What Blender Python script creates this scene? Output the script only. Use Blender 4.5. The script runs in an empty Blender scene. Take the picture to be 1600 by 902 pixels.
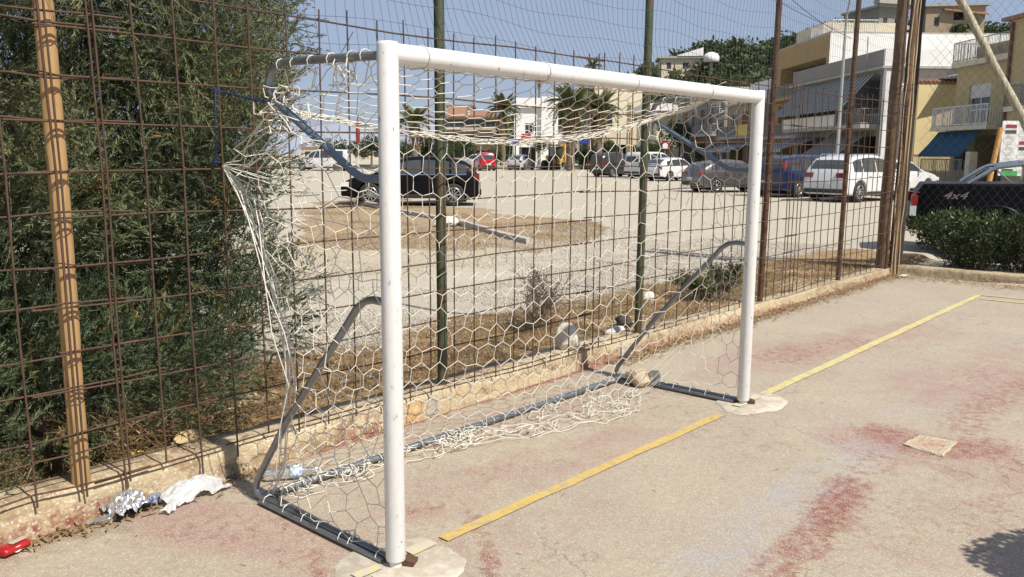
import bpy, bmesh, math, random
import numpy as np
from mathutils import Vector, Matrix
random.seed(7); rng = np.random.default_rng(7)
S = bpy.context.scene; COL = S.collection
R_ = math.radians
# ------------------------------------------------------------------ camera, sky, sun
CAM = np.array([-2.1235, -2.4983, 1.6758]); FPX = 1324.2
def cam_axes(yaw, pitch, roll):
    cy, sy, cp, sp = math.cos(yaw), math.sin(yaw), math.cos(pitch), math.sin(pitch)
    f = np.array([sy*cp, cy*cp, sp]); r = np.array([cy, -sy, 0.]); u = np.cross(r, f)
    c, s = math.cos(roll), math.sin(roll)
    return np.array([c*r+s*u, -s*r+c*u, f])
CM = cam_axes(R_(48.5651), R_(-9.0678), R_(0.3724))
cd = bpy.data.cameras.new('camera'); cam = bpy.data.objects.new('camera', cd); COL.objects.link(cam)
cd.sensor_width = 36; cd.lens = FPX/1600*36; cd.clip_start = .05; cd.clip_end = 3000
cam.matrix_world = Matrix(((CM[0][0], CM[1][0], -CM[2][0], CAM[0]), (CM[0][1], CM[1][1], -CM[2][1], CAM[1]),
                           (CM[0][2], CM[1][2], -CM[2][2], CAM[2]), (0, 0, 0, 1)))
S.camera = cam
SUN_EL, SUN_AZ = R_(50), math.atan2(-0.048, -1.0)          # direction TO the sun in plan: (-0.048,-1)
w = bpy.data.worlds.new('World'); S.world = w; w.use_nodes = True
nt = w.node_tree; bg = nt.nodes['Background']; sky = nt.nodes.new('ShaderNodeTexSky')
sky.sky_type = 'NISHITA'; sky.sun_disc = False; sky.sun_elevation = SUN_EL; sky.sun_rotation = R_(182.7)
sky.air_density = 1.0; sky.dust_density = 1.2; sky.ozone_density = 2.0; sky.altitude = 0
sky.dust_density = .8
hz = nt.nodes.new('ShaderNodeMix'); hz.data_type = 'RGBA'; hz.inputs[0].default_value = .74; hz.inputs[7].default_value = (3.3, 3.95, 5.2, 1)   # pale summer haze over the clear sky
tn = nt.nodes.new('ShaderNodeMix'); tn.data_type = 'RGBA'; tn.blend_type = 'MULTIPLY'; tn.inputs[0].default_value = 1; tn.inputs[7].default_value = (.86, .86, 1, 1)
nt.links.new(sky.outputs[0], tn.inputs[6]); nt.links.new(tn.outputs[2], hz.inputs[6]); nt.links.new(hz.outputs[2], bg.inputs[0]); bg.inputs[1].default_value = 0.085
sd = bpy.data.lights.new('sun', 'SUN'); sd.energy = 4.4; sd.angle = R_(.53); sd.color = (1, .94, .84)
so = bpy.data.objects.new('sun', sd); COL.objects.link(so)
ld = Vector((0.048*math.cos(SUN_EL), math.cos(SUN_EL), -math.sin(SUN_EL)))
so.rotation_euler = ld.to_track_quat('-Z', 'Y').to_euler(); so.location = (0, -20, 25)
S.view_settings.view_transform = 'Standard'; S.view_settings.look = 'None'; S.view_settings.exposure = 0.45; S.view_settings.gamma = 1
S.cycles.max_bounces = 8; S.cycles.transparent_max_bounces = 12

# ------------------------------------------------------------------ survey helpers: where the lines of the photograph meet real planes
def ray(px, py): return CM.T @ np.array([(px-800)/FPX, -(py-451)/FPX, 1.])
def W(px, py, d): return CAM + ray(px, py)*d                                   # point at true depth d metres
def gz(px, py, z=0.):
    r = ray(px, py); return CAM + r*((z-CAM[2])/r[2])
def gy(px, py, Y):
    r = ray(px, py); return CAM + r*((Y-CAM[1])/r[1])
def gx(px, py, X):
    r = ray(px, py); return CAM + r*((X-CAM[0])/r[0])
def proj(P):
    d = (np.asarray(P)-CAM) @ CM.T
    z = np.where(np.abs(d[..., 2]) < 1e-6, 1e-6, d[..., 2])
    return 800+FPX*d[..., 0]/z, 451-FPX*d[..., 1]/z, d[..., 2]
def vnoise(x, y, seed=0):                                                         # smooth value noise on arrays
    x = np.asarray(x, float); y = np.asarray(y, float)
    xi = np.floor(x).astype(int); yi = np.floor(y).astype(int); fx = x-xi; fy = y-yi
    fx = fx*fx*(3-2*fx); fy = fy*fy*(3-2*fy)
    def h(a, b):
        n = (a*374761393+b*668265263+seed*974634) & 0x7fffffff
        n = ((n ^ (n >> 13))*1274126177) & 0x7fffffff
        return ((n ^ (n >> 16)) & 0xffff)/65535.
    return (h(xi, yi)*(1-fx)+h(xi+1, yi)*fx)*(1-fy)+(h(xi, yi+1)*(1-fx)+h(xi+1, yi+1)*fx)*fy
def fbm(x, y, seed=0, o=4):
    s = 0; a = .5
    for i in range(o): s = s+a*vnoise(np.asarray(x)*2**i, np.asarray(y)*2**i, seed+i*17); a *= .5
    return s/(1-.5**o)
def smooth(a, b, x):
    t = np.clip((x-a)/(b-a), 0, 1); return t*t*(3-2*t)
# ------------------------------------------------------------------ materials
MATS = {}
def M(name, cols, scale=8., rough=.8, bump=0., bscale=None, metal=0., detail=6., pos=None, dist=.02, spec=.5, stretch=None, coat=0., alpha=None, trans=0.):
    if name in MATS: return MATS[name]
    m = bpy.data.materials.new(name); m.use_nodes = True; t = m.node_tree; b = t.nodes['Principled BSDF']
    b.inputs['Roughness'].default_value = rough; b.inputs['Metallic'].default_value = metal
    b.inputs['Specular IOR Level'].default_value = spec
    if coat: b.inputs['Coat Weight'].default_value = coat; b.inputs['Coat Roughness'].default_value = .04
    if trans: b.inputs['Transmission Weight'].default_value = trans
    if not isinstance(cols[0], (tuple, list)): cols = [cols]
    cols = [tuple(c)+(1,) for c in cols]
    tc = t.nodes.new('ShaderNodeTexCoord'); vec = tc.outputs['Object']
    if stretch:
        mp = t.nodes.new('ShaderNodeMapping'); mp.inputs['Scale'].default_value = stretch
        t.links.new(vec, mp.inputs[0]); vec = mp.outputs[0]
    if len(cols) == 1: b.inputs['Base Color'].default_value = cols[0]
    else:
        n = t.nodes.new('ShaderNodeTexNoise'); n.inputs['Scale'].default_value = scale; n.inputs['Detail'].default_value = detail
        n.inputs['Roughness'].default_value = .65
        r = t.nodes.new('ShaderNodeValToRGB'); t.links.new(vec, n.inputs['Vector']); t.links.new(n.outputs['Fac'], r.inputs[0])
        k = len(cols); p = pos or [.3+.4*i/(k-1) for i in range(k)]
        while len(r.color_ramp.elements) < k: r.color_ramp.elements.new(.5)
        for i in range(k): r.color_ramp.elements[i].position = p[i]
        for i in range(k): r.color_ramp.elements[i].color = cols[i]
        t.links.new(r.outputs[0], b.inputs['Base Color'])
    if bump:
        n2 = t.nodes.new('ShaderNodeTexNoise'); n2.inputs['Scale'].default_value = bscale or scale*3; n2.inputs['Detail'].default_value = 6
        t.links.new(vec, n2.inputs['Vector'])
        bp = t.nodes.new('ShaderNodeBump'); bp.inputs['Strength'].default_value = bump; bp.inputs['Distance'].default_value = dist
        t.links.new(n2.outputs['Fac'], bp.inputs['Height']); t.links.new(bp.outputs[0], b.inputs['Normal'])
    MATS[name] = m; return m
def attr_mat(name, base, layers, rough=.9, fine=60., bump=.3, dist=.004, extra=None):
    """base: list of two colours mixed by noise; layers: (attribute, colour, noise scale, noise weight)"""
    m = bpy.data.materials.new(name); m.use_nodes = True; t = m.node_tree; b = t.nodes['Principled BSDF']
    b.inputs['Roughness'].default_value = rough; b.inputs['Specular IOR Level'].default_value = .25
    tc = t.nodes.new('ShaderNodeTexCoord'); vec = tc.outputs['Object']
    def noise(sc, det=8, ro=.65):
        n = t.nodes.new('ShaderNodeTexNoise'); n.inputs['Scale'].default_value = sc; n.inputs['Detail'].default_value = det; n.inputs['Roughness'].default_value = ro
        t.links.new(vec, n.inputs['Vector']); return n.outputs['Fac']
    def mix(f, a, bcol, mode='MIX'):
        x = t.nodes.new('ShaderNodeMix'); x.data_type = 'RGBA'; x.blend_type = mode
        if isinstance(f, float): x.inputs[0].default_value = f
        else: t.links.new(f, x.inputs[0])
        for i, c in ((6, a), (7, bcol)):
            if isinstance(c, tuple): x.inputs[i].default_value = c+(1,)
            else: t.links.new(c, x.inputs[i])
        return x.outputs[2]
    def math_(op, a, bb):
        x = t.nodes.new('ShaderNodeMath'); x.operation = op; x.use_clamp = True
        for i, c in ((0, a), (1, bb)):
            if isinstance(c, (int, float)): x.inputs[i].default_value = c
            else: t.links.new(c, x.inputs[i])
        return x.outputs[0]
    def rng_(f, lo, hi, a=0., bb=1.):
        x = t.nodes.new('ShaderNodeMapRange'); t.links.new(f, x.inputs[0])
        for i, v in enumerate((lo, hi, a, bb)): x.inputs[i+1].default_value = v
        return x.outputs[0]
    c = mix(rng_(noise(1.3), .35, .65), base[0], base[1])
    c = mix(rng_(noise(fine*.35), .35, .7), c, mix(.5, c, base[2]))
    for at, colr, sc, wt in layers:
        a = t.nodes.new('ShaderNodeAttribute'); a.attribute_name = at
        n = rng_(noise(sc), .3, .7, -wt, wt)
        x = t.nodes.new('ShaderNodeMath'); x.operation = 'ADD'; t.links.new(a.outputs['Fac'], x.inputs[0]); t.links.new(n, x.inputs[1])
        f = rng_(x.outputs[0], .25, .85)
        f = math_('MULTIPLY', f, rng_(a.outputs['Fac'], 0., .18))
        c = mix(f, c, colr)
    # aggregate grains
    v = t.nodes.new('ShaderNodeTexVoronoi'); v.inputs['Scale'].default_value = fine*3; t.links.new(vec, v.inputs['Vector'])
    sp = t.nodes.new('ShaderNodeSeparateColor'); t.links.new(v.outputs['Color'], sp.inputs[0])
    if extra:                                                        # hairline cracks
        vc = t.nodes.new('ShaderNodeTexVoronoi'); vc.feature = 'DISTANCE_TO_EDGE'; vc.inputs['Scale'].default_value = .55
        nz = t.nodes.new('ShaderNodeTexNoise'); nz.inputs['Scale'].default_value = 3.5; nz.inputs['Detail'].default_value = 7; t.links.new(vec, nz.inputs['Vector'])
        ad = t.nodes.new('ShaderNodeVectorMath'); ad.operation = 'MULTIPLY_ADD'; ad.inputs[1].default_value = (.5, .5, .5); t.links.new(nz.outputs['Color'], ad.inputs[0]); t.links.new(vec, ad.inputs[2]); t.links.new(ad.outputs[0], vc.inputs['Vector'])
        ck = math_('MULTIPLY', rng_(vc.outputs[0], .0, .005, .5, 0.), rng_(noise(.5, 3), .48, .58))
        c = mix(ck, c, (.13, .10, .08))
    c = mix(rng_(sp.outputs[0], .0, 1., .0, .30), c, mix(1., c, base[2], 'MULTIPLY'))
    c = mix(rng_(sp.outputs[1], .86, .9, .0, .5), c, base[3])
    t.links.new(c, b.inputs['Base Color'])
    h = math_('ADD', math_('MULTIPLY', noise(fine), .5), math_('MULTIPLY', sp.outputs[0], .5))
    bp = t.nodes.new('ShaderNodeBump'); bp.inputs['Strength'].default_value = bump; bp.inputs['Distance'].default_value = dist
    t.links.new(h, bp.inputs['Height']); t.links.new(bp.outputs[0], b.inputs['Normal'])
    MATS[name] = m; return m
def leaf_mat(name, cols, attr='tint', rough=.6, trans=.25):
    m = bpy.data.materials.new(name); m.use_nodes = True; t = m.node_tree; b = t.nodes['Principled BSDF']
    b.inputs['Roughness'].default_value = rough; b.inputs['Specular IOR Level'].default_value = .3
    a = t.nodes.new('ShaderNodeAttribute'); a.attribute_name = attr
    r = t.nodes.new('ShaderNodeValToRGB'); k = len(cols)
    while len(r.color_ramp.elements) < k: r.color_ramp.elements.new(.5)
    for i, c in enumerate(cols):
        r.color_ramp.elements[i].position = i/(k-1)
    for i, c in enumerate(cols): r.color_ramp.elements[i].color = tuple(c)+(1,)
    t.links.new(a.outputs['Fac'], r.inputs[0]); t.links.new(r.outputs[0], b.inputs['Base Color'])
    tr = t.nodes.new('ShaderNodeBsdfTranslucent'); t.links.new(r.outputs[0], tr.inputs[0])
    mx = t.nodes.new('ShaderNodeMixShader'); mx.inputs[0].default_value = trans
    t.links.new(b.outputs[0], mx.inputs[1]); t.links.new(tr.outputs[0], mx.inputs[2])
    t.links.new(mx.outputs[0], t.nodes['Material Output'].inputs['Surface'])
    MATS[name] = m; return m
# ------------------------------------------------------------------ object helpers
def tag(o, label=None, cat=None, group=None, kind=None):
    if label: o['label'] = label
    if cat: o['category'] = cat
    if group: o['group'] = group
    if kind: o['kind'] = kind
    return o
def thing(name, label, cat, loc=(0, 0, 0), rotz=0., group=None):
    o = bpy.data.objects.new(name, None); COL.objects.link(o); o.location = tuple(map(float, loc)); o.rotation_euler = (0, 0, rotz)
    o.empty_display_size = .1
    return tag(o, label, cat, group)
def attach(o, parent, world=False):
    o.parent = parent
    if world:
        mt = Matrix.Translation(parent.location) @ parent.rotation_euler.to_matrix().to_4x4()
        p = parent.parent
        if p is None: o.matrix_parent_inverse = mt.inverted()
def link(name, me, mat, parent=None, world=False):
    o = bpy.data.objects.new(name, me); COL.objects.link(o)
    if mat and not me.materials: me.materials.append(mat)
    if parent: attach(o, parent, world)
    return o
def np_mesh(name, V, F, smooth_=False, attrs=None):
    """V (n,3); F (m,k) with constant k"""
    me = bpy.data.meshes.new(name); V = np.asarray(V, np.float32); F = np.asarray(F, np.int32)
    me.vertices.add(len(V)); me.vertices.foreach_set('co', V.ravel())
    k = F.shape[1]; me.loops.add(F.size); me.loops.foreach_set('vertex_index', F.ravel())
    me.polygons.add(len(F)); me.polygons.foreach_set('loop_start', np.arange(0, F.size, k, dtype=np.int32))
    me.polygons.foreach_set('loop_total', np.full(len(F), k, np.int32))
    if smooth_: me.polygons.foreach_set('use_smooth', np.ones(len(F), bool))
    me.update(calc_edges=True)
    for nme, (dom, val) in (attrs or {}).items():
        a = me.attributes.new(nme, 'FLOAT', dom); a.data.foreach_set('value', np.asarray(val, np.float32))
    return me
class MB:
    def __init__(s): s.v = []; s.f = []; s.sm = []
    def add(s, vs, fs, sm=False):
        o = len(s.v); s.v += [tuple(map(float, p)) for p in vs]
        for f in fs: s.f.append(tuple(o+i for i in f)); s.sm.append(sm)
        return s
    def box(s, c, d, rz=0., rx=0., ry=0.):
        m = Matrix.Rotation(rz, 3, 'Z') @ Matrix.Rotation(ry, 3, 'Y') @ Matrix.Rotation(rx, 3, 'X'); c = Vector(tuple(map(float, c)))
        vs = [c+m @ Vector((sx*d[0]/2, sy*d[1]/2, sz*d[2]/2)) for sz in (-1, 1) for sx, sy in ((-1, -1), (1, -1), (1, 1), (-1, 1))]
        return s.add(vs, [(3, 2, 1, 0), (4, 5, 6, 7), (0, 1, 5, 4), (1, 2, 6, 5), (2, 3, 7, 6), (3, 0, 4, 7)])
    def hexa(s, b4, t4): return s.add(list(b4)+list(t4), [(3, 2, 1, 0), (4, 5, 6, 7), (0, 1, 5, 4), (1, 2, 6, 5), (2, 3, 7, 6), (3, 0, 4, 7)])
    def tube(s, pts, r, n=8, caps=True, sm=True):
        P = [Vector(tuple(map(float, p))) for p in pts]; k = len(P); rr = r if isinstance(r, (list, tuple, np.ndarray)) else [r]*k
        vs = []; up = None
        for i in range(k):
            t = (P[min(i+1, k-1)]-P[max(i-1, 0)]).normalized()
            if up is None: up = t.orthogonal().normalized()
            up = (up-t*up.dot(t)); up = up.normalized() if up.length > 1e-6 else t.orthogonal().normalized()
            bi = t.cross(up)
            for j in range(n):
                a = 2*math.pi*j/n; vs.append(P[i]+(up*math.cos(a)+bi*math.sin(a))*rr[i])
        fs = [(i*n+j, i*n+(j+1) % n, (i+1)*n+(j+1) % n, (i+1)*n+j) for i in range(k-1) for j in range(n)]
        s.add(vs, fs, sm)
        if caps: s.add([vs[j] for j in range(n)], [tuple(range(n-1, -1, -1))]); s.add([vs[(k-1)*n+j] for j in range(n)], [tuple(range(n))])
        return s
    def lathe(s, prof, n=16, M4=None, sm=True):
        vs = [Vector((r*math.cos(2*math.pi*j/n), r*math.sin(2*math.pi*j/n), z)) for r, z in prof for j in range(n)]
        if M4 is not None: vs = [M4 @ v for v in vs]
        fs = [(i*n+j, i*n+(j+1) % n, (i+1)*n+(j+1) % n, (i+1)*n+j) for i in range(len(prof)-1) for j in range(n)]
        return s.add(vs, fs, sm)
    def prism(s, poly, h, M4=None):
        n = len(poly); vs = [Vector((x, y, 0)) for x, y in poly]+[Vector((x, y, h)) for x, y in poly]
        if M4 is not None: vs = [M4 @ v for v in vs]
        return s.add(vs, [tuple(range(n-1, -1, -1)), tuple(range(n, 2*n))]+[(i, (i+1) % n, n+(i+1) % n, n+i) for i in range(n)])
    def mesh(s, name):
        me = bpy.data.meshes.new(name); me.from_pydata(s.v, [], s.f)
        me.polygons.foreach_set('use_smooth', s.sm); me.update(); return me
    def build(s, name, mat, parent=None, world=False): return link(name, s.mesh(name), mat, parent, world)
def copy_tree(o, parent=None):
    c = o.copy(); COL.objects.link(c)
    if parent: c.parent = parent
    for ch in list(o.children): copy_tree(ch, c)
    return c
def strands(name, segs, r, n=4, mat=None, parent=None, world=False, smooth_=True):
    """many straight segments (m,2,3) as thin n-sided tubes in one mesh"""
    segs = np.asarray(segs, float); a = segs[:, 0]; b = segs[:, 1]; t = b-a; L = np.linalg.norm(t, axis=1); k = L > 1e-5
    a, b, t, L = a[k], b[k], t[k], L[k]; t /= L[:, None]
    rr = (np.asarray(r)[k] if np.ndim(r) else np.full(len(a), r))[:, None]
    h = np.where(np.abs(t[:, 2:3]) < .9, np.array([[0, 0, 1.]]), np.array([[1., 0, 0]])); u = np.cross(t, h); u /= np.linalg.norm(u, axis=1)[:, None]; v = np.cross(t, u)
    ov = t*rr*.5
    rings = []
    for base in (a-ov, b+ov):
        for j in range(n):
            an = 2*math.pi*j/n; rings.append(base+(u*math.cos(an)+v*math.sin(an))*rr)
    V = np.stack(rings, 1).reshape(-1, 3); m = len(a); o = (np.arange(m)*2*n)[:, None]
    F = np.concatenate([o+np.array([[j, (j+1) % n, n+(j+1) % n, n+j]]) for j in range(n)], 0)
    return link(name, np_mesh(name, V, F, smooth_), mat, parent, world)
def polyseg(P): P = np.asarray(P); return np.stack([P[:-1], P[1:]], 1)
def rand_rot(n):
    q = rng.normal(size=(n, 4)); q /= np.linalg.norm(q, axis=1)[:, None]; w_, x, y, z = q.T
    return np.stack([np.stack([1-2*(y*y+z*z), 2*(x*y-z*w_), 2*(x*z+y*w_)], 1), np.stack([2*(x*y+z*w_), 1-2*(x*x+z*z), 2*(y*z-x*w_)], 1), np.stack([2*(x*z-y*w_), 2*(y*z+x*w_), 1-2*(x*x+y*y)], 1)], 1)
#==BODY==
# ================================================================== GROUND
def polyline_mask(X, Y, pts, wd):
    P = [gz(*p)[:2] for p in pts]; best = np.full(X.shape, 1e9)
    for a, b in zip(P[:-1], P[1:]) if len(P) > 1 else [(P[0], P[0]+1e-4)]:
        d = b-a; t = np.clip(((X-a[0])*d[0]+(Y-a[1])*d[1])/(d@d), 0, 1)
        best = np.minimum(best, np.hypot(X-a[0]-t*d[0], Y-a[1]-t*d[1]))
    return 1-smooth(wd*.35, wd*1.25, best)
def poly_mask(px, py, poly):
    ins = np.zeros(px.shape, bool); n = len(poly)
    for i in range(n):
        x1, y1 = poly[i]; x2, y2 = poly[(i+1) % n]
        c = ((y1 > py) != (y2 > py)) & (px < (x2-x1)*(py-y1)/((y2-y1)+1e-9)+x1); ins ^= c
    return ins
def grid_mesh(name, xs, ys, zf, attrs):
    X, Y = np.meshgrid(xs, ys); Z = zf(X, Y); V = np.stack([X, Y, Z], -1).reshape(-1, 3); nx, ny = len(xs), len(ys)
    i = np.arange(nx-1)[None, :]+np.arange(ny-1)[:, None]*nx; F = np.stack([i, i+1, i+nx+1, i+nx], -1).reshape(-1, 4)
    return np_mesh(name, V, F, True, {k: ('POINT', f(X, Y).ravel()) for k, f in attrs.items()})
xs = np.r_[-40, -20, -8, -4, np.arange(-2.4, 10.5, .05), 10.52]; ys = np.r_[-40, -20, -9, -5, np.arange(-3.4, 1.4, .05), 1.44]
def red_f(X, Y):
    n = fbm(X*1.7, Y*1.7, 3); m = np.zeros_like(X)
    for pts, wd, s in [([(1400, 690), (1350, 745), (1335, 760)], .15, .45), ([(1325, 755), (1290, 815), (1240, 865), (1205, 905)], .15, .85), ([(1385, 678), (1440, 700), (1520, 700)], .25, .85),
                       ([(1500, 668), (1530, 640), (1570, 615), (1620, 600)], .20, .6), ([(1530, 690), (1620, 730)], .22, .55), ([(1210, 560), (1260, 548), (1335, 535)], .30, .55),
                       ([(490, 870), (500, 905)], .06, .8), ([(735, 800), (765, 870), (770, 905)], .06, .75), ([(690, 845), (720, 830)], .05, .6), ([(640, 800), (690, 790)], .05, .6),
                       ([(310, 820), (420, 830), (500, 850)], .22, .42), ([(470, 890), (440, 850)], .12, .4), ([(1500, 600), (1560, 585), (1650, 570)], .3, .35),
                       ([(760, 740), (900, 720), (960, 700)], .12, .28), ([(880, 650), (760, 680)], .2, .25), ([(1370, 835), (1420, 800)], .2, .2), ([(1530, 850), (1560, 790)], .2, .25)]:
        m = np.maximum(m, polyline_mask(X, Y, pts, wd)*s)
    band = smooth(1.27, 1.36, Y)*(.15+.8*smooth(.4, .62, fbm(X*.9+5, Y*0, 8)))*smooth(5.5, 3.5, X)
    goal = smooth(.05, .35, Y)*smooth(4., 2.5, X)*smooth(-2, 0.2, X)*.16
    return np.clip(np.maximum(np.maximum(m*.74, band), goal)+(n-.5)*.35*(m > .05), 0, 1)
def wash_f(X, Y):
    n = fbm(X*.55+3, Y*.75, 201); n2 = fbm(X*1.3, Y*1.6, 203)
    m = smooth(.5, .7, n)*.25*(.5+n2)
    for pts, wd, s in [([(1210, 565), (1330, 535), (1440, 515)], .55, .5), ([(1480, 610), (1620, 560)], .7, .55), ([(1340, 770), (1200, 905)], .40, .2), ([(1390, 690), (1620, 740)], .55, .6), ([(1560, 770), (1480, 860)], .45, .35),
                       ([(300, 815), (520, 860)], .35, .6), ([(660, 790), (820, 730), (1000, 680)], .32, .5), ([(700, 690), (900, 620)], .35, .4), ([(760, 850), (900, 800)], .3, .35), ([(1180, 540), (1120, 590)], .3, .4)]:
        m = np.maximum(m, polyline_mask(X, Y, pts, wd)*s*(.55+.9*n2))
    return np.clip(m*1.1, 0, 1)
def blue_f(X, Y):
    m = np.zeros_like(X)
    for pts, wd, s in [([(1375, 685), (1345, 705)], .16, .8), ([(1350, 700), (1270, 760), (1200, 800), (1140, 850), (1100, 890)], .28, .45), ([(1235, 770), (1210, 775)], .12, .6), ([(1260, 720), (1380, 650), (1480, 625)], .3, .3),
                       ([(1080, 860), (1010, 890)], .25, .25), ([(900, 790), (1000, 740), (1080, 700)], .15, .22)]:
        m = np.maximum(m, polyline_mask(X, Y, pts, wd)*s)
    return m*(.6+.6*fbm(X*3, Y*3, 21))
def dirt_f(X, Y):
    return np.clip(smooth(1.05, 1.36, Y)*(.25+.6*fbm(X*2, Y*2, 5))*(.4+.8*smooth(3., 7., X)+.6*smooth(.6, -.4, X)) + smooth(.45, .75, fbm(X*.8, Y*.8, 9))*.25, 0, 1)
m_court = attr_mat('court_concrete', [(.462, .402, .298), (.405, .34, .268), (.29, .235, .19), (.66, .60, .48)],
                   [('dirt', (.26, .19, .12), 9., .35), ('blue', (.36, .355, .385), 7., .25), ('wash', (.36, .245, .205), 5., .3), ('red', (.26, .105, .085), 18., .40)], rough=.85, fine=85, bump=.3, dist=.004, extra=True)
court = link('court', grid_mesh('court', xs, ys, lambda X, Y: (fbm(X*1.2, Y*1.2, 4)-.5)*.006, {'red': red_f, 'blue': blue_f, 'wash': wash_f, 'dirt': dirt_f}), m_court)
tag(court, kind='structure')
# painted lines on the court (4 mm above it), with chipped edges
m_yel = M('yellow_paint', [(.39, .32, .21), (.50, .35, .09), (.55, .39, .11), (.44, .36, .22)], scale=19, rough=.9, pos=[.41, .47, .55, .63], bump=.2, bscale=90, dist=.003)
m_yel2 = M('pale_line_paint', [(.42, .36, .24), (.53, .45, .19), (.56, .49, .25)], scale=14, rough=.85, pos=[.38, .46, .62])
def line(name, a, b, wd, mat, z=.007, jag=.006):
    a = np.array(a, float); b = np.array(b, float); L = np.linalg.norm(b-a); d = (b-a)/L; nrm = np.array([-d[1], d[0]]); n = max(2, int(L/.035)); v = []
    for i in range(n+1):
        p = a+d*L*i/n
        for s in (-1, 1):
            q = p+nrm*(s*wd/2+(fbm(np.array([i*.12+s*9.]), np.array([a[0]*3+s]), 61+int(s))[0]-.5)*jag*3.2); v.append((q[0], q[1], z))
    f = [(2*i, 2*i+2, 2*i+3, 2*i+1) for i in range(n)]; mb = MB(); mb.add(v, f)
    return mb.build(name, mat, court)
line('goal_line', (.30, .03), (2.76, 0), .062, m_yel); line('goal_line', (3.33, 0), (9.26, -.02), .072, m_yel2); line('goal_line', (-2.2, .05), (-.22, .03), .07, m_yel)
line('corner_line', (9.30, -.02), (9.52, -4.0), .045, m_yel2); line('corner_line', (8.98, -.10), (9.2, -4.0), .045, m_yel2)
m_conc = M('patch_concrete', [(.47, .415, .335), (.54, .485, .40), (.40, .345, .27), (.50, .44, .35)], scale=7, rough=.9, bump=.5, bscale=60, dist=.006)
m_fade = M('faded_yellow_paint', [(.50, .445, .36), (.54, .475, .30), (.58, .50, .22)], scale=22, rough=.9, pos=[.44, .54, .66])
def patch(cx, cy, rx, ry, z=.0075, seed=1):
    mb = MB(); n = 72; v = [(cx, cy, z+.003)]
    for k, (s, zz) in enumerate(((.93, z+.002), (1., z-.006))):
        for i in range(n):
            a = 2*math.pi*i/n; q = 1+.26*(fbm(np.array([math.cos(a)*1.9+9]), np.array([math.sin(a)*1.9+seed*7]), seed)[0]-.5)*2
            v.append((cx+math.cos(a)*rx*q*s, cy+math.sin(a)*ry*q*s, zz))
    f = [(0, 1+i, 1+(i+1) % n) for i in range(n)]+[(1+i, n+1+i, n+1+(i+1) % n, 1+(i+1) % n) for i in range(n)]
    mb.add(v, f, True); return mb.build('concrete_patch', m_conc, court)
patch(.0, -.02, .30, .25, seed=1); patch(3.16, -.02, .30, .20, seed=4)
line('faded_line', (.10, .04), (.24, .035), .06, m_fade, .0165, .012); line('faded_line', (-.18, .04), (-.06, .035), .05, m_fade, .0165, .012); line('faded_line', (2.98, 0), (3.3, -.01), .06, m_fade, .0165, .01)
# gravel lot, straw verge and dirt: one sheet to the horizon
def cgrid(lo, a, b, hi, st):
    left = []; x = a; s = st
    while x > lo: s *= 1.35; x -= s; left.append(max(x, lo))
    right = []; x = b; s = st
    while x < hi: s *= 1.35; x += s; right.append(min(x, hi))
    return np.r_[left[::-1], np.arange(a, b, st), b, right]
xs = cgrid(-900, -3, 24, 1500, .12); ys = cgrid(-900, 1.3, 24, 1500, .12)
BED = [(470, 336), (520, 312), (600, 309), (700, 318), (800, 334), (940, 350), (935, 372), (850, 388), (800, 384), (700, 384), (560, 392), (470, 385)]
TAN = [(430, 372), (640, 384), (880, 388), (760, 408), (620, 432), (430, 440)]
def straw_f(X, Y):
    P = np.stack([X, Y, 0*X], -1); px, py, d = proj(P)
    n = fbm(X*.8, Y*.8, 31); edge = 3.35+(n-.5)*1.6
    m = smooth(edge+.35, edge-.35, Y)*(Y > 1.3)*(X < 12.5)
    jx = (fbm(X*.6, Y*.6, 41)-.5)*110; jy = (fbm(X*.6, Y*.6, 43)-.5)*26
    m2 = poly_mask(px+jx, py+jy, BED) & (d > 2)
    return np.maximum(m, m2*.72)
def tan_f(X, Y):
    P = np.stack([X, Y, 0*X], -1); px, py, d = proj(P)
    jx = (fbm(X*.7, Y*.7, 51)-.5)*80; jy = (fbm(X*.7, Y*.7, 53)-.5)*22
    return np.maximum((poly_mask(px+jx, py+jy, TAN) & (d > 2))*.55, smooth(.55, .8, fbm(X*.15, Y*.15, 57))*.35)
def terr_z(X, Y):
    z = -.03+0*X
    v = smooth(1.38, 1.6, Y)*smooth(4.2, 2.6, Y)*(X < 30)
    z = z+v*(.10+.05*(fbm(X*1.5, Y*1.5, 61)-.5)*2)
    z = z+smooth(10.5, 10.75, X)*smooth(13.2, 12.2, X)*smooth(3, 1.2, Y)*.08
    return z+smooth(1.5, 4, Y)*(fbm(X*.6, Y*.6, 63)-.5)*.05*smooth(60, 20, np.hypot(X, Y))
m_grav = attr_mat('gravel_ground', [(.52, .47, .365), (.46, .42, .335), (.39, .345, .27), (.70, .66, .57)],
                  [('tan', (.45, .36, .23), 4., .3), ('straw', (.30, .19, .085), 14., .3)], rough=.95, fine=22, bump=.6, dist=.02)
lot = link('gravel_lot', grid_mesh('gravel_lot', xs, ys, terr_z, {'straw': straw_f, 'tan': tan_f}), m_grav); tag(lot, kind='structure')
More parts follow.
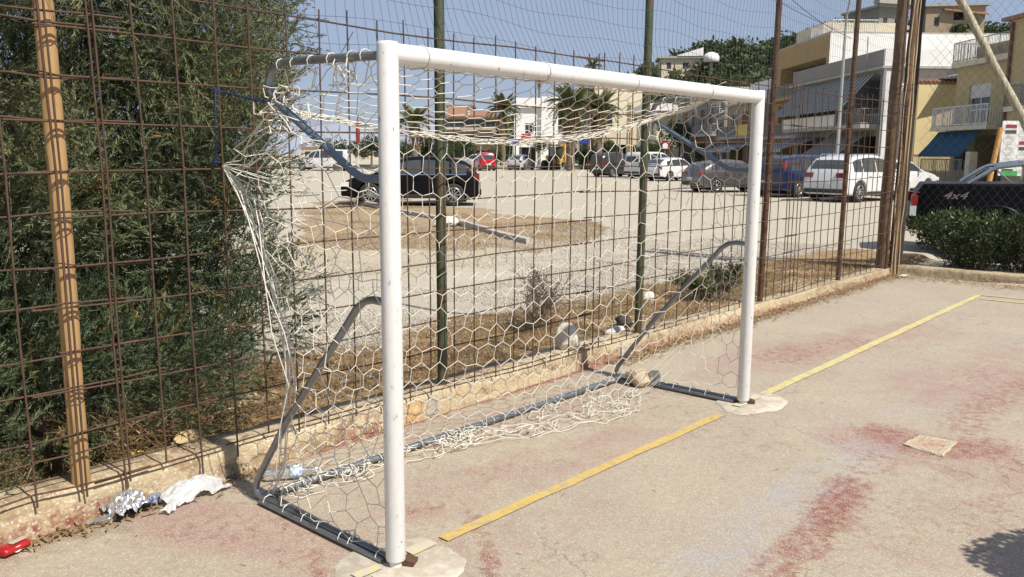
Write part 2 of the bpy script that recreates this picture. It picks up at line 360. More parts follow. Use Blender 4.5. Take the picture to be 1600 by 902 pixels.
# asphalt strip under the pickup
# kerbs
m_kerb = attr_mat('kerb_concrete', [(.60, .50, .33), (.50, .41, .27), (.40, .30, .18), (.70, .64, .52)], [('dirt', (.30, .21, .13), 12., .4), ('red', (.25, .085, .06), 22., .45)], rough=.92, fine=34, bump=1.0, dist=.016)
def kerb(name, L, T, rough_=.014):
    """L length, T(s) -> (origin x,y, across dir, top z)"""
    n = int(L/.05); V = []; red = []; dirt = []; prof = [(-.012, -.03), (-.004, .2), (0, .45), (.004, .7), (.012, .9), (.035, 1.), (.10, 1.0), (.18, 1.), (.24, .98), (.26, .4), (.26, -.3)]
    for i in range(n+1):
        s = L*i/n; x, y, dx, dy, zt = T(s)
        for k, (a, h) in enumerate(prof):
            e = (fbm(np.array([s*5.]), np.array([k*.9]), 71)[0]-.5)*rough_*2.6+(fbm(np.array([s*17.]), np.array([k*2.1]), 77)[0]-.5)*rough_*1.6
            q = a+(e if k < 6 else e*.3); zz = zt*h+(e*.5 if 4 <= k < 9 else 0)
            V.append((x+dx*q, y+dy*q, zz))
            red.append(.6*smooth(.42, .5, fbm(np.array([s*1.1]), np.array([3.]), 5)[0])*(1-smooth(.25, .75, h)) if k < 4 and s > 1.0 else 0.)
            dirt.append(.55*(fbm(np.array([s*2.2]), np.array([k*.3]), 15)[0] > .52)+.25*(k > 6))
    m = len(prof); F = [(i*m+k, (i+1)*m+k, (i+1)*m+k+1, i*m+k+1) for i in range(n) for k in range(m-1)]
    me = np_mesh(name, V, F, True, {'red': ('POINT', red), 'dirt': ('POINT', dirt)})
    return tag(link(name, me, m_kerb), kind='structure')
kerb('kerb', 13.3, lambda s: (-2.7+s, 1.37+.012*math.sin(s*1.3), 0, 1, float(np.interp(-2.7+s, [-1, 1.3, 2.85, 6.1, 10.6], [.172, .162, .157, .118, .10]))))
kerb('kerb', 7., lambda s: (10.5+.09*s, 1.33-s, 1, 0, .13), .006)
# joint lines and repaired blocks of the front kerb
m_stone = M('kerb_block_stone', [(.46, .42, .36), (.36, .31, .25), (.52, .48, .42)], scale=9, rough=.9, bump=.6, bscale=40)
m_ochre = M('kerb_block_ochre', [(.52, .33, .14), (.45, .26, .12), (.58, .44, .24)], scale=10, rough=.9, bump=.6, bscale=40)
for x0, wd, h, mt in ((1.02, .20, .12, m_stone), (1.26, .14, .13, m_ochre), (1.43, .11, .14, m_stone), (3.62, .16, .1, m_stone)):
    mb = MB(); pts = [(x0+rng.uniform(-.01, .01), .015), (x0+wd, .012), (x0+wd-rng.uniform(0, .03), h), (x0+rng.uniform(0, .03), h-.01)]
    mb.hexa([(x, 1.352, z) for x, z in pts[:2]]+[(x, 1.42, z) for x, z in pts[1::-1]], [(x, 1.358, z) for x, z in (pts[3], pts[2])]+[(x, 1.42, z) for x, z in (pts[2], pts[3])])
    tag(mb.build('kerb_block', mt), kind='structure')
# ================================================================== FENCE OF RUSTY REBAR
m_rust = M('rusty_steel', [(.04, .022, .015), (.075, .036, .02), (.12, .06, .033), (.035, .026, .02)], scale=14, rough=.85, bump=.4, bscale=80, dist=.003, metal=.15)
m_bar = M('weathered_rebar', [(.055, .032, .021), (.095, .054, .034), (.036, .024, .018)], scale=9, rough=.8, bump=.4, bscale=140, dist=.002, metal=.1)
m_wood = M('pale_pole_wood', [(.34, .205, .085), (.42, .26, .115), (.26, .145, .06)], scale=6, rough=.75, bump=.3, stretch=(8, 8, .7), bscale=12, dist=.004)
m_oldwood = M('old_brown_timber', [(.085, .05, .03), (.16, .095, .052), (.05, .032, .022)], scale=5, rough=.9, bump=.8, stretch=(8, 8, .5), bscale=9, dist=.012)
m_darkwood = M('dark_timber', [(.028, .02, .016), (.05, .036, .028)], scale=6, rough=.9, bump=.6, stretch=(8, 8, .5))
m_green = M('chipped_green_paint', [(.045, .06, .03), (.06, .075, .035), (.10, .06, .035)], scale=5, rough=.55, stretch=(3, 3, 1.1), pos=[.35, .52, .66], bump=.2)
m_wire = M('grey_wire', [(.09, .10, .11)], rough=.6)
fence = thing('rebar_fence', 'long rusty fence of square rebar mesh between posts along the kerb behind the goal', 'fence', (4.6, 1.35, 0))
# vertical bars
def bar(name, pts, r=.0047, mat=m_bar, n=6): MB_ = MB(); MB_.tube(pts, r, n); return MB_.build(name, mat, fence, True)
vx = [-1.28, -1.08, -.885, -.699, -.676, -.505, -.48, -.307, -.121, .076, .265, .46]
x = .46
while x < 10.5:
    x += .2; vx.append(x+rng.normal()*.008)
vx += [3.175, 6.72, 6.93]
for x in vx:
    zb = .155 if x > .3 else rng.uniform(.07, .2); zt = 2.36+rng.uniform(.03, .09)+(x < -.3)*-.0
    y0 = 1.335+rng.normal()*.004; dx = rng.normal()*.006; mid = rng.normal()*.006
    if x < .3: dx -= .016
    bar('vertical_bar', [(x-dx*.6, y0, zb), (x+mid, y0+rng.normal()*.004, .9), (x+mid*.5, y0, 1.6), (x+dx*1.2, y0+rng.normal()*.005, zt)])
zl = [.195, .32, .440, .625, .805, .995, 1.185, 1.385, 1.585, 1.79, 1.995, 2.19, 2.365]
for zi, z in enumerate(zl):
    for x0, x1, off in ((-1.7, -.33, .006), (-.80, 3.2, 0), (3.0, 6.95, .004), (6.68, 10.62, -.003)):
        if zi == 1 and x0 > -.9: continue
        if zi == 0 and x0 == -.8: x0 = -.62
        if z > 2.2 and x0 < -1: z_ = 2.25
        else: z_ = z
        n = 8; yb = 1.349+off; ph = rng.uniform(0, 6)
        a = x0+rng.uniform(-.08, .08); b = x1+rng.uniform(-.08, .08); tz = .022 if x0 < -1 else 0
        bar('horizontal_bar', [(a+(b-a)*i/n, yb+rng.normal()*.004, z_+tz*(1 if zi % 2 else -.4)+.008*math.sin(ph+i*.9)+rng.normal()*.004) for i in range(n+1)])
# posts
def post(name, x, y, r0, r1, h, mat, lean=(0, 0), n=14, wob=.004):
    k = 12; mb = MB(); mb.tube([(x+lean[0]*i/k+rng.normal()*wob, y+lean[1]*i/k+rng.normal()*wob, -.05+h*i/k) for i in range(k+1)], [r0+(r1-r0)*i/k+rng.normal()*wob*.3 for i in range(k+1)], n)
    return mb.build(name, mat, fence, True)
p = post('wooden_post', -.655, 1.43, .040, .043, 4.0, m_wood, (-.0, .0), wob=.002); p['label'] = 'pale round wooden post at the left end'
post('steel_post', 1.672, 1.46, .034, .034, 4.4, m_green, (-.02, 0), wob=.0); post('steel_post', 4.02, 1.46, .034, .034, 4.4, m_green, (.04, 0), wob=.0)
post('steel_post', 6.40, 1.46, .031, .031, 4.6, m_rust, (.12, 0), wob=.0); post('steel_post', 8.63, 1.46, .031, .031, 4.8, m_rust, (.10, 0), wob=.0)
post('corner_post', 10.36, 1.50, .085, .075, 5.2, m_oldwood, (.10, -.02), wob=.006); post('corner_post', 10.46, 1.37, .055, .05, 5.2, m_oldwood, (.12, .0), wob=.004)
post('corner_post', 10.66, 1.38, .07, .07, 5.2, m_darkwood, (.16, .0), wob=.004)
m_pale = M('pale_rod', [(.42, .33, .20), (.33, .24, .14)], scale=6, rough=.7)
for dx_, yy in ((.0, 1.36), (.08, 1.33), (-.1, 1.40), (.15, 1.31)): post('corner_rod', 10.34+dx_, yy, .011, .011, 4.2, m_pale if dx_ != -.1 else m_bar, (.12, 0), n=6, wob=.008)
# tie wires round the corner bundle and the wooden post
tie = []
for z in (.62, .66, 1.02, 1.3, 1.36, 2.25, 2.6, 2.62, 2.9):
    k = 14; ang = np.linspace(0, 2*math.pi, k); c = 10.48+.025*z
    P = np.stack([c+.24*np.cos(ang), 1.42+.15*np.sin(ang), z+.03*np.sin(ang*2+z*7)+rng.normal(size=k)*.006], 1); tie.append(polyseg(P))
for z in zl[3:12]:
    k = 10; ang = np.linspace(0, 2*math.pi, k); P = np.stack([-.665+.05*np.cos(ang), 1.405+.075*np.sin(ang), z+.012*np.sin(ang+z*9)], 1); tie.append(polyseg(P))
strands('tie_wire', np.concatenate(tie), .0028, 4, m_bar, fence, True)['kind'] = 'stuff'
# thin netting above the rebar: bowed wires
segs = []; xs_ = np.arange(-1.6, 10.7, .062)
for x in xs_:
    k = 16; z = np.linspace(2.1 if x > 4 else 2.2, 4.6, k); posts_x = np.array([-.66, 1.67, 4.04, 6.45, 8.7, 10.7]); d = np.min(np.abs(posts_x-x))
    bow = .05*np.sin((z-2.2)*2.6+x*.9)*np.clip(d/.8, .25, 1)+.02*np.sin(z*7+x*3)
    P = np.stack([x+bow+(.30*np.exp(-np.maximum(z-2.25, 0)*4.2) if x > 1.67 else .16*np.exp(-np.maximum(z-2.2, 0)*2.5)), 1.375+.05*np.sin(z*1.7+x)+0*z, z], 1); segs.append(polyseg(P))
for z0 in np.arange(2.26, 4.6, .13):
    k = 160; x = np.linspace(-1.6, 10.7, k); dd = np.abs(((x+.66) % 2.36)/2.36-.5)*2
    P = np.stack([x, 1.375+.04*np.sin(x*2+z0), z0+.035*dd**2+.012*np.sin(x*5+z0*9)], 1); segs.append(polyseg(P))
o = strands('netting_wire', np.concatenate(segs), .0014, 3, m_wire, fence, True); o['kind'] = 'stuff'
# second fence: chain link along the far end of the court, with a leaning prop
m_galv = M('weathered_zinc', [(.13, .125, .115), (.2, .19, .17)], scale=10, rough=.6, metal=.2)
m_prop = M('peeling_pale_timber', [(.36, .33, .22), (.46, .43, .31), (.25, .22, .14), (.4, .37, .26)], scale=7, rough=.85, bump=.5, stretch=(6, 6, 1), bscale=14)
cf = thing('chain_link_fence', 'tall chain link fence with wide diamonds rising above the dark hedge', 'fence', (10.75, -1.2, 0))
segs = []; st = .115; zl_, zh = .9, 4.9; y0, y1 = 1.25, -3.4
def diam(x0): 
    for c in np.arange(y1-(zh-zl_), y0+(zh-zl_), st):
        for sgn in (1, -1):
            # line y = c + sgn*(z-zl)
            P = []
            for z in np.arange(zl_, zh+.001, .2):
                y = c+sgn*(z-zl_)*.82
                if y1 <= y <= y0: P.append((x0+.02*math.sin(z*4+y*3), y+.006*math.sin(z*9+c*5), z))
            if len(P) > 1: segs.append(polyseg(P))
diam(10.75)
o = strands('chain_link', np.concatenate(segs), .0017, 3, m_galv, cf, True); o['kind'] = 'stuff'
mb = MB(); a = np.array([10.72, 1.12, 4.25]); b = np.array([10.72, -.62, 1.08]); k = 14
mb.tube([a+(b-a)*i/k+rng.normal(size=3)*.006 for i in range(k+1)], [.048+.008*i/k for i in range(k+1)], 12); mb.build('leaning_prop', m_prop, cf, True)
mb = MB(); mb.tube([(10.8, -3.35, 0), (10.8, -3.35, 5)], .05, 10); mb.build('steel_post', m_rust, cf, True)
# ================================================================== GOAL
m_white = M('chipped_white_enamel', [(.20, .13, .09), (.64, .635, .62), (.69, .685, .67)], scale=48, rough=.34, pos=[.335, .355, .6], detail=9, stretch=(1, 1, .4), bump=.06, bscale=60, dist=.002, spec=.5)
m_zinc = M('galvanised_tube', [(.20, .22, .24), (.27, .29, .31), (.17, .175, .18)], scale=7, rough=.42, metal=.75, bump=.1)
m_bluez = M('blue_grey_tube', [(.13, .17, .22), (.17, .215, .27)], scale=7, rough=.45, metal=.5)
G = 3.08
goal = thing('football_goal', 'white football goal with chipped paint and galvanised rear frame set in the court', 'goal', (0, 0, 0))
for x in (0, G):
    mb = MB(); mb.lathe([(.0, .035), (.0385, .035), (.0405, .04), (.0405, 2.068), (.038, 2.081), (0, 2.082)], 28, Matrix.Translation((x, 0, 0))); mb.build('goalpost', m_white, goal)
    mb = MB(); mb.lathe([(.026, 0), (.028, .02), (.024, .05)], 16, Matrix.Translation((x, 0, 0))); mb.build('post_stub', M('stub_white', (.7, .69, .66), rough=.5), goal)
    mb = MB(); mb.box((x+.045, -.035, .02), (.055, .05, .03), rz=.5, rx=.25); mb.box((x+.03, .03, .015), (.05, .035, .02), rz=-.3); mb.build('rusty_bracket', m_rust, goal)
    mz = m_zinc
    P = [(x, .035, 2.035), (x, .3, 2.042), (x, .62, 2.050), (x, .71, 2.046), (x, .765, 2.02), (x, .79, 1.975), (x, .775, 1.93), (x, .74, 1.90)]
    mb = MB(); mb.tube(P, .0175, 12); mb.build('top_bracket', mz, goal)
    P = [(x, .78, 1.955), (x, .765, 1.91), (x, .72, 1.878), (x, .46, 1.734), (x, .22, 1.600), (x, .18, 1.583), (x, .14, 1.575), (x, .035, 1.574)]
    mb = MB(); mb.tube(P, .0168, 12); mb.build('upper_brace', m_bluez, goal)
    P = [(x, .035, 1.095), (x, .11, 1.097), (x, .165, 1.085), (x, .215, 1.05), (x, .28, .975), (x, .5, .735), (x, .74, .465), (x, .97, .165), (x, 1.02, .095), (x, 1.035, .055), (x, 1.02, .03), (x, .97, .022), (x, .9, .02)]
    mb = MB(); mb.tube(P, .0165, 12); mb.build('lower_brace', m_zinc, goal)
    mb = MB(); mb.tube([(x, .98, .024), (x, .5, .027), (x, .04, .03)], .017, 10); mb.tube([(x-.03, .95, .02), (x-.03, .5, .02), (x-.03, .05, .022)], .012, 8); mb.build('ground_rail', m_zinc, goal)
mb = MB(); mb.tube([(.0, 0, 2.04), (.3, 0, 2.0405), (1.54, 0, 2.04), (G, 0, 2.04)], .0398, 28); mb.build('crossbar', m_white, goal)
mb = MB(); mb.tube([(.0, .975, .03), (1.0, .968, .03), (2., .955, .03), (G, .95, .03)], .0175, 12)
for q in (.08, .13): mb.tube([(q, .94, .035), (q, 1.0, .035)], .008, 6)
mb.build('rear_rail', m_zinc, goal)
# ------------------------------------------------------------------ the net
m_net = M('cream_cord', [(.62, .585, .49), (.69, .66, .58), (.52, .47, .37)], scale=9, rough=.85)
def interp(z, tab): zz, yy = zip(*sorted(tab)); return np.interp(z, zz, yy)
L_y = [(2.03, .70), (1.9, .78), (1.74, .98), (1.66, 1.16), (1.606, 1.262), (1.55, 1.17), (1.49, 1.09), (1.348, .97), (1.096, .845), (.872, .765), (.644, .72), (.4, .76), (.109, .86), (0, .93)]
R_y = [(2.03, .70), (1.9, .74), (1.3, .46), (.884, .345), (.517, .40), (.222, .47), (0, .60)]
R_x = [(2.03, 3.06), (1.9, 3.05), (.884, 3.04), (.517, 3.0), (.222, 2.93), (0, 2.80)]
def rope(x): return np.interp(x, [0, .23, .57, .77, 1.04, 1.44, 1.84, 2.28, 2.71, 3.05], [1.873, 1.841, 1.80, 1.779, 1.762, 1.742, 1.752, 1.79, 1.855, 1.93])
edge_y = lambda x: np.interp(x, [.1, .4, .81, 1.16, 1.55, 1.9, 2.16, 2.5, 2.74, 2.9], [.86, .84, .82, .77, .63, .515, .42, .44, .52, .62])
uL, uR = .165, .845
def netmap(u, v):
    """u along the net's perimeter (near post -> rear -> far post), v from the bottom edge (0) to the top (1)"""
    u = np.asarray(u, float); v = np.asarray(v, float); out = np.zeros(u.shape+(3,))
    tb = np.clip((u-uL)/(uR-uL), 0, 1)
    # height of this strand
    xb = tb*(3.03)
    ztop_b = rope(xb); zt = np.where(u < uL, 2.02-.0*u, np.where(u > uR, 2.02, ztop_b))
    zt = np.where(u < uL, 2.025+(1.873-2.025)*smooth(.6, 1, u/uL), zt); zt = np.where(u > uR, 2.025+(1.93-2.025)*smooth(.6, 1, (1-u)/(1-uR)), zt)
    pool = np.where((u > uL) & (u < uR), .03+.15*np.sin(np.pi*np.clip(tb, 0, 1)**1.5)**.6, 0.)      # share of the net that lies on the ground
    hz = np.clip((v-pool)/(1-pool), 0, 1); z = .03+(zt-.03)*hz
    side_lo = np.where(u > uR, .10, .045); z = np.where((u < uL) | (u > uR), side_lo+(zt-side_lo)*hz, z)
    Ly = interp(z, L_y); Ry = interp(z, R_y); Rx = interp(z, R_x)
    # left and right side panels
    a = np.clip(u/uL, 0, 1); left = np.stack([.012*np.sin(z*9+a*7)-.012, .02+(Ly-.02)*a**.95, z], -1)
    b = np.clip((1-u)/(1-uR), 0, 1); right = np.stack([G+(Rx-G)*b**2+.02*np.sin(z*5+b*6), .02+(Ry-.02)*b, z], -1)
    base = .75+(.16*(1-hz)**1.5)*np.clip(1-xb*.35, -.6, 1); ey = edge_y(xb)
    base = base+(ey+.27-base)*(1-hz)**2.2*.85
    yb = base+(Ly-base)*np.exp(-(xb/.30)**1.0)+(Ry-base)*np.exp(-((3.03-xb)/.32)**1.0)
    xx = xb+(Rx-3.03)*np.exp(-((3.03-xb)/.4))
    back = np.stack([xx, yb+.015*np.sin(xb*6+z*4), z], -1)
    g = np.clip(1-v/np.maximum(pool, 1e-6), 0, 1)*(v < pool)               # on the ground: forward from the foot of the fall
    back[..., 1] = np.where(v < pool, yb+(ey-yb)*g, back[..., 1]); back[..., 2] = np.where(v < pool, .018+.012*np.sin(xb*23)+.012*np.sin(xb*9+g*9), back[..., 2])
    out = np.where((u < uL)[..., None], left, np.where((u > uR)[..., None], right, back))
    return out
NU, NV = 72, 19
ii, jj = np.meshgrid(np.arange(NU+1), np.arange(NV+1), indexing='ij'); offs = np.where((ii+jj) % 2 == 1, .17, -.17)
jit = rng.normal(size=ii.shape)*.05; jit2 = rng.normal(size=ii.shape)*.06
sidew = np.where(ii/NU < uL, 2.3, 1.)
U = np.clip((ii+jit*sidew*(ii > 0)*(ii < NU))/NU, 0, 1); Vv = np.clip((jj+offs*(1)+jit2*sidew)/(NV), 0, 1)
NP = netmap(U, Vv)+rng.normal(size=ii.shape+(3,))*.0035*sidew[..., None]
segs = []
def torn(i, j): return (NU*.70 < i < NU*.78 and NV*.72 < j < NV*.84 and rng.random() < .5) or rng.random() < .004
def net_edge(p, q, sag=.0):
    segs.append((p, q))
for i in range(NU+1):
    for j in range(NV+1):
        if i < NU and not torn(i, j): net_edge(NP[i, j], NP[i+1, j])
        if j < NV and (i+j) % 2 == 1 and not torn(i, j): net_edge(NP[i, j], NP[i, j+1])
# roof of the net: from the crossbar down and back to the rope
def roofmap(u, v):
    x = .05+u*2.95; xf = .06+u*2.62                          # front edge stops short at the far end where the net is gathered
    rz = rope(x); ry = .75
    f = np.stack([xf, .02+0*u, 2.0+0*u], -1); r = np.stack([x, ry+0*u, rz], -1)
    p = f+(r-f)*v[..., None]; sag = np.sin(np.pi*v)*(.055*np.sin(np.pi*u)); p[..., 2] -= sag
    gather = smooth(.72, 1., u); tgt = np.stack([2.45+.6*v, .02+.73*v, 2.0+(1.90-2.0)*v], -1)
    return p+(tgt-p)*(gather*.8)[..., None]
nu, nv = 46, 8
ii, jj = np.meshgrid(np.arange(nu+1), np.arange(nv+1), indexing='ij'); offs = np.where((ii+jj) % 2 == 1, .17, -.17)
RP = roofmap(np.clip((ii+rng.normal(size=ii.shape)*.06)/nu, 0, 1), np.clip((jj+offs+rng.normal(size=ii.shape)*.05)/nv, 0, 1))
for i in range(nu+1):
    for j in range(nv+1):
        if i < nu: segs.append((RP[i, j], RP[i+1, j]))
        if j < nv and (i+j) % 2 == 1: segs.append((RP[i, j], RP[i, j+1]))
fine = list(segs); segs = []
# thick edge rope along the top of the back, gathered towards the crossbar at the far end
for k in range(5):
    x = np.linspace(.0, 3.0, 60); P = np.stack([x, .75+.012*np.sin(x*17+k*2), rope(x)+.010*np.sin(x*23+k*1.7)-.004*k], 1); segs += list(polyseg(P))
    e = np.linspace(0, 1, 8); P = np.stack([2.35+.05*k+(3.0-2.35-.05*k)*e, .02+.73*e, 2.005-.06*e-.05*np.sin(e*math.pi)+.004*k], 1); segs += list(polyseg(P))
# strands pulled out to the blue knot on the fence, then down in a bundle
K = np.array([.03, 1.262, 1.606])
for k in range(7):
    tab = [(1.606, 1.262), (1.49, 1.09-.02*k), (1.348, .985-.02*k), (1.096, .865-.02*k), (.872, .785-.015*k), (.644, .74-.01*k), (.45, .75), (.2, .82), (.06, .9)]
    P = [K]+[np.array([.02+.016*k*math.sin(z*5+k)*.6-.01*k, y+rng.normal()*.012, z+rng.normal()*.01]) for z, y in tab[1:(9 if k < 4 else 6)]]; segs += list(polyseg(P))
for k, (ty, tz, tx) in enumerate(((.80, 1.84, .0), (.62, 1.75, .02), (.9, 1.72, .1), (.45, 1.50, .0), (.5, 1.2, .0), (.7, 1.62, .25), (.72, 1.5, .35), (.6, 1.36, .0))):
    e = np.linspace(0, 1, 7); B = np.array([tx, ty, tz]); P = K+(B-K)*e[:, None]; P[:, 2] -= .05*np.sin(e*math.pi); P[1:-1] += rng.normal(size=(5, 3))*.008; segs += list(polyseg(P))
# ties looped over the top bracket, the ground rails and the rear rail
def loop(c, ax, rr, n=9, turns=1.):
    a = np.linspace(0, 2*math.pi*turns, n); c = np.array(c)
    if ax == 'y': P = np.stack([c[0]+rr*np.cos(a), c[1]+.03*a/6.28, c[2]+rr*np.sin(a)], 1)
    else: P = np.stack([c[0]+.03*a/6.28, c[1]+rr*np.cos(a), c[2]+rr*np.sin(a)], 1)
    return list(polyseg(P))
for x in (0, G):
    for y in (.12, .2, .33, .46, .58, .68): segs += loop((x, y, 2.042), 'y', .023); segs += [((x+.01, y, 2.02), (x+.0, y+.05*rng.normal(), 1.95-.03*rng.random()))]
    for y in np.arange(.1, .95, .13): segs += loop((x-.01, y+rng.normal()*.02, .03), 'y', .03)
for x in np.arange(.1, 3.0, .10): segs += loop((x, .965, .03), 'x', .026)
for x in (.16, .9, 1.62, 2.4): segs += loop((x, 0, 2.04), 'x', .0425, 16)
for x in np.arange(.1, 2.4, .075):                                    # lacing under the crossbar
    segs += [((x, .0, 1.997), (x+.04, .03, 1.992)), ((x+.04, .03, 1.992), (x+.075, .0, 1.997))]
# tangle at the near top corner, tangle at the middle of the bracket, loose cords lying by the rear rail
def scribble(c, sp, n, st):
    p = np.array(c, float); d = rng.normal(size=3); out = []
    for i in range(n):
        d = d*.55+rng.normal(size=3)*.8; d /= np.linalg.norm(d); q = p+d*st; q = np.array(c)+np.clip(q-np.array(c), -np.array(sp), np.array(sp)); out.append((p, q)); p = q
    return out
for k in range(7): segs += scribble((.0, .70+.03*rng.normal(), 1.85+.02*rng.normal()), (.06, .08, .08), 16, .04)
for k in range(4): segs += scribble((.0, .28, 2.0), (.03, .07, .06), 14, .03)
for k in range(3): segs += scribble((.0, .5+.05*k, 1.80), (.05, .16, .10), 12, .06)
for k in range(60):
    c = (rng.uniform(.1, 2.9), 0, 0); y = edge_y(c[0])+rng.uniform(.02, .9*(.95-edge_y(c[0]))+.05); segs += scribble((c[0], y, .03), (.10, .06, .018), 12, .045)
segs += scribble((0, .35, .04), (.03, .05, .02), 14, .028)
net = thing('goal_net', 'torn cream cord net with hexagonal mesh hanging from the white goal', 'net', (1.5, .5, 0))
strands('mesh_cord', fine, .0021, 5, m_net, net, True)
strands('edge_cord', segs, .0026, 5, m_net, net, True)
# blue cord from the fence, to the net and along its top edge
m_blue = M('blue_cord_fibre', [(.025, .045, .16), (.04, .07, .24)], scale=20, rough=.8)
bc = thing('blue_rope', 'blue cord knotted on the rebar fence and running to the back of the net', 'rope', (.03, 1.31, 1.6))
x = np.linspace(.02, 2.9, 50); S1 = [polyseg([(.045, 1.33, 1.965), (.04, 1.325, 1.80), (.03, 1.32, 1.61)]), polyseg([(.05, 1.322, 1.965), (.035, 1.318, 1.80), (.032, 1.31, 1.61)]), polyseg([(.04, 1.34, 1.966), (.03, 1.2, 1.945), (.0, .82, 1.885)]), polyseg([(.045, 1.33, 1.972), (.03, 1.2, 1.95), (.0, .82, 1.893)]),
      polyseg(np.stack([x, .765+.01*np.sin(x*11), rope(x)+.004*np.sin(x*19)-.004], 1)), np.array(scribble((.03, 1.31, 1.61), (.012, .01, .018), 22, .013)), np.array(scribble((.045, 1.33, 1.966), (.010, .012, .012), 12, .011))]
strands('cord', np.concatenate(S1), 0.0026, 5, m_blue, bc, True)
# ================================================================== PLANTS NEAR THE FENCE
m_needle = leaf_mat('feathery_needles', [(.020, .036, .021), (.050, .076, .040), (.095, .128, .060), (.16, .18, .09), (.20, .125, .03), (.26, .15, .035)], trans=.08)
m_bark = M('grey_bark', [(.14, .115, .09), (.16, .135, .105), (.07, .055, .042)], scale=12, rough=.9, bump=.6, stretch=(4, 4, 1))
m_twig = M('pale_twig', [(.24, .20, .155), (.15, .12, .09)], scale=6, rough=.9)
def blades(origin, axis, n_per, L, bl, bw, spread, tint, rngl=rng):
    """feather sprigs: origin (k,3), axis (k,3) unit -> triangles"""
    k = len(origin); t = rngl.uniform(.05, 1, (k, n_per)); ph = rngl.uniform(0, 2*math.pi, (k, n_per))
    h = np.where(np.abs(axis[:, 2:3]) < .9, np.array([[0, 0, 1.]]), np.array([[1., 0, 0]])); u = np.cross(axis, h); u /= np.linalg.norm(u, axis=1)[:, None]; v = np.cross(axis, u)
    rad = u[:, None]*np.cos(ph)[..., None]+v[:, None]*np.sin(ph)[..., None]
    d = axis[:, None]*math.cos(spread)+rad*math.sin(spread); d += rngl.normal(size=d.shape)*.18; d /= np.linalg.norm(d, axis=-1)[..., None]
    base = origin[:, None]+axis[:, None]*(t*L[:, None])[..., None]
    side = np.cross(d, rngl.normal(size=d.shape)); side /= np.linalg.norm(side, axis=-1)[..., None]
    ln = bl*rngl.uniform(.6, 1.3, (k, n_per))*(1.15-.6*t)
    V = np.stack([base-side*bw/2, base+side*bw/2, base+d*ln[..., None]], 2).reshape(-1, 3)
    F = np.arange(len(V)).reshape(-1, 3); T = np.repeat(tint, n_per)+rngl.normal(size=k*n_per)*.05
    return V, F, np.clip(T, 0, 1)
def feather_bush(root, clumps, n_sprig, L=.26, n_per=26, bl=.05, bw=.0065):
    c = np.array([q[:3] for q in clumps]); r = np.array([q[3] for q in clumps]); tc = np.array([q[4] for q in clumps])
    pr_ = r**2; idx = rng.choice(len(clumps), n_sprig, p=pr_/pr_.sum())
    d = rng.normal(size=(n_sprig, 3)); d /= np.linalg.norm(d, axis=1)[:, None]; rr = rng.uniform(.35, 1., n_sprig)**.6
    o = c[idx]+d*(r[idx]*rr)[:, None]*np.array([1, 1, .8])
    bd = rng.normal(size=(len(clumps), 3))*.8+np.array([.1, -.5, .35]); ax = d*.55+bd[idx]*.5+np.array([0, 0, .25])+rng.normal(size=d.shape)*.32; ax /= np.linalg.norm(ax, axis=1)[:, None]
    tint = tc[idx]+rng.normal(size=n_sprig)*.07
    yel = rng.random(n_sprig) < .025; tint = np.where(yel, .88, np.clip(tint, .0, .62))
    return o, ax, tint
cl = []
def right_edge(z): return np.interp(z, [0, .25, .5, .7, .95, 1.2, 1.8, 2.4, 2.8, 3.5], [.85, .95, 1.30, 1.62, 1.22, 1.15, 1.34, 1.50, 1.42, 1.0])
for k in range(4200):
    z = .10+3.8*rng.random(); y = 1.75+2.6*rng.random()**1.4; rr = rng.uniform(.17, .40); xr = right_edge(z)+(y-2.7)*.62
    x = rng.uniform(-1.9, xr-rr*.8)
    if y < 1.66+.45*rr+1.15*(z > .5)*smooth(.38, .62, fbm(np.array([x*1.6+2]), np.array([z*1.8]), 97, 2)[0]): continue
    if z < .45 and rng.random() < .25: continue
    if vnoise(np.array([x*1.9]), np.array([z*2.1+y*.8]), 91)[0] < .25: continue
    if any((x-q[0])**2+(y-q[1])**2+(z-q[2])**2 < (.6*rr)**2*1.25 for q in cl): continue
    cl.append((x, y, z, rr, .16+.44*vnoise(np.array([x*2.2+7]), np.array([z*2.2]), 93)[0]*1.15-.03+.10*(z > 1.7)))  # upper clumps tinted lighter, sunlit green put into the colour
bush = thing('feathery_shrub', 'large dark green feathery evergreen shrub with bare grey twigs behind the fence at left', 'shrub', (.1, 3.1, 0))
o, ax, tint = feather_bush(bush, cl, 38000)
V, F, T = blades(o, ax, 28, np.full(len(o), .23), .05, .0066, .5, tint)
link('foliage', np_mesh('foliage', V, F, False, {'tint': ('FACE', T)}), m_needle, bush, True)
s_ = np.stack([o, o+ax*.2], 1)[::3]; strands('sprig_axis', s_, .002, 3, M('green_stem', [(.07, .075, .035), (.05, .05, .03)], rough=.9), bush, True)['kind'] = 'stuff'; tw = []
for k in range(260):                                      # long bare twigs
    q = cl[rng.integers(len(cl))]; p = np.array(q[:3])+rng.normal(size=3)*.15; d = rng.normal(size=3)+np.array([.2, -.5, .35]); d /= np.linalg.norm(d); P = [p]
    for i in range(6): d = d+rng.normal(size=3)*.22; d /= np.linalg.norm(d); p = p+d*.085; P.append(p)
    tw.append(polyseg(P))
t_ = strands('twig', np.concatenate(tw), .0024, 3, m_twig, bush, True); t_['kind'] = 'stuff'
for k in range(8):
    a = rng.uniform(1.3, 3.9); mb = MB(); p = np.array([-.2+.25*rng.normal(), 3.0+.2*rng.normal(), .02]); d = np.array([math.cos(a)*.75, math.sin(a)*.5, .9]); P = [p]; 
    for i in range(10): d = d+rng.normal(size=3)*.2; d /= np.linalg.norm(d); p = p+d*.23; P.append(p)
    mb.tube(P, [.032*(1-i/11)+.005 for i in range(11)], 7); mb.build('branch', m_bark, bush, True)
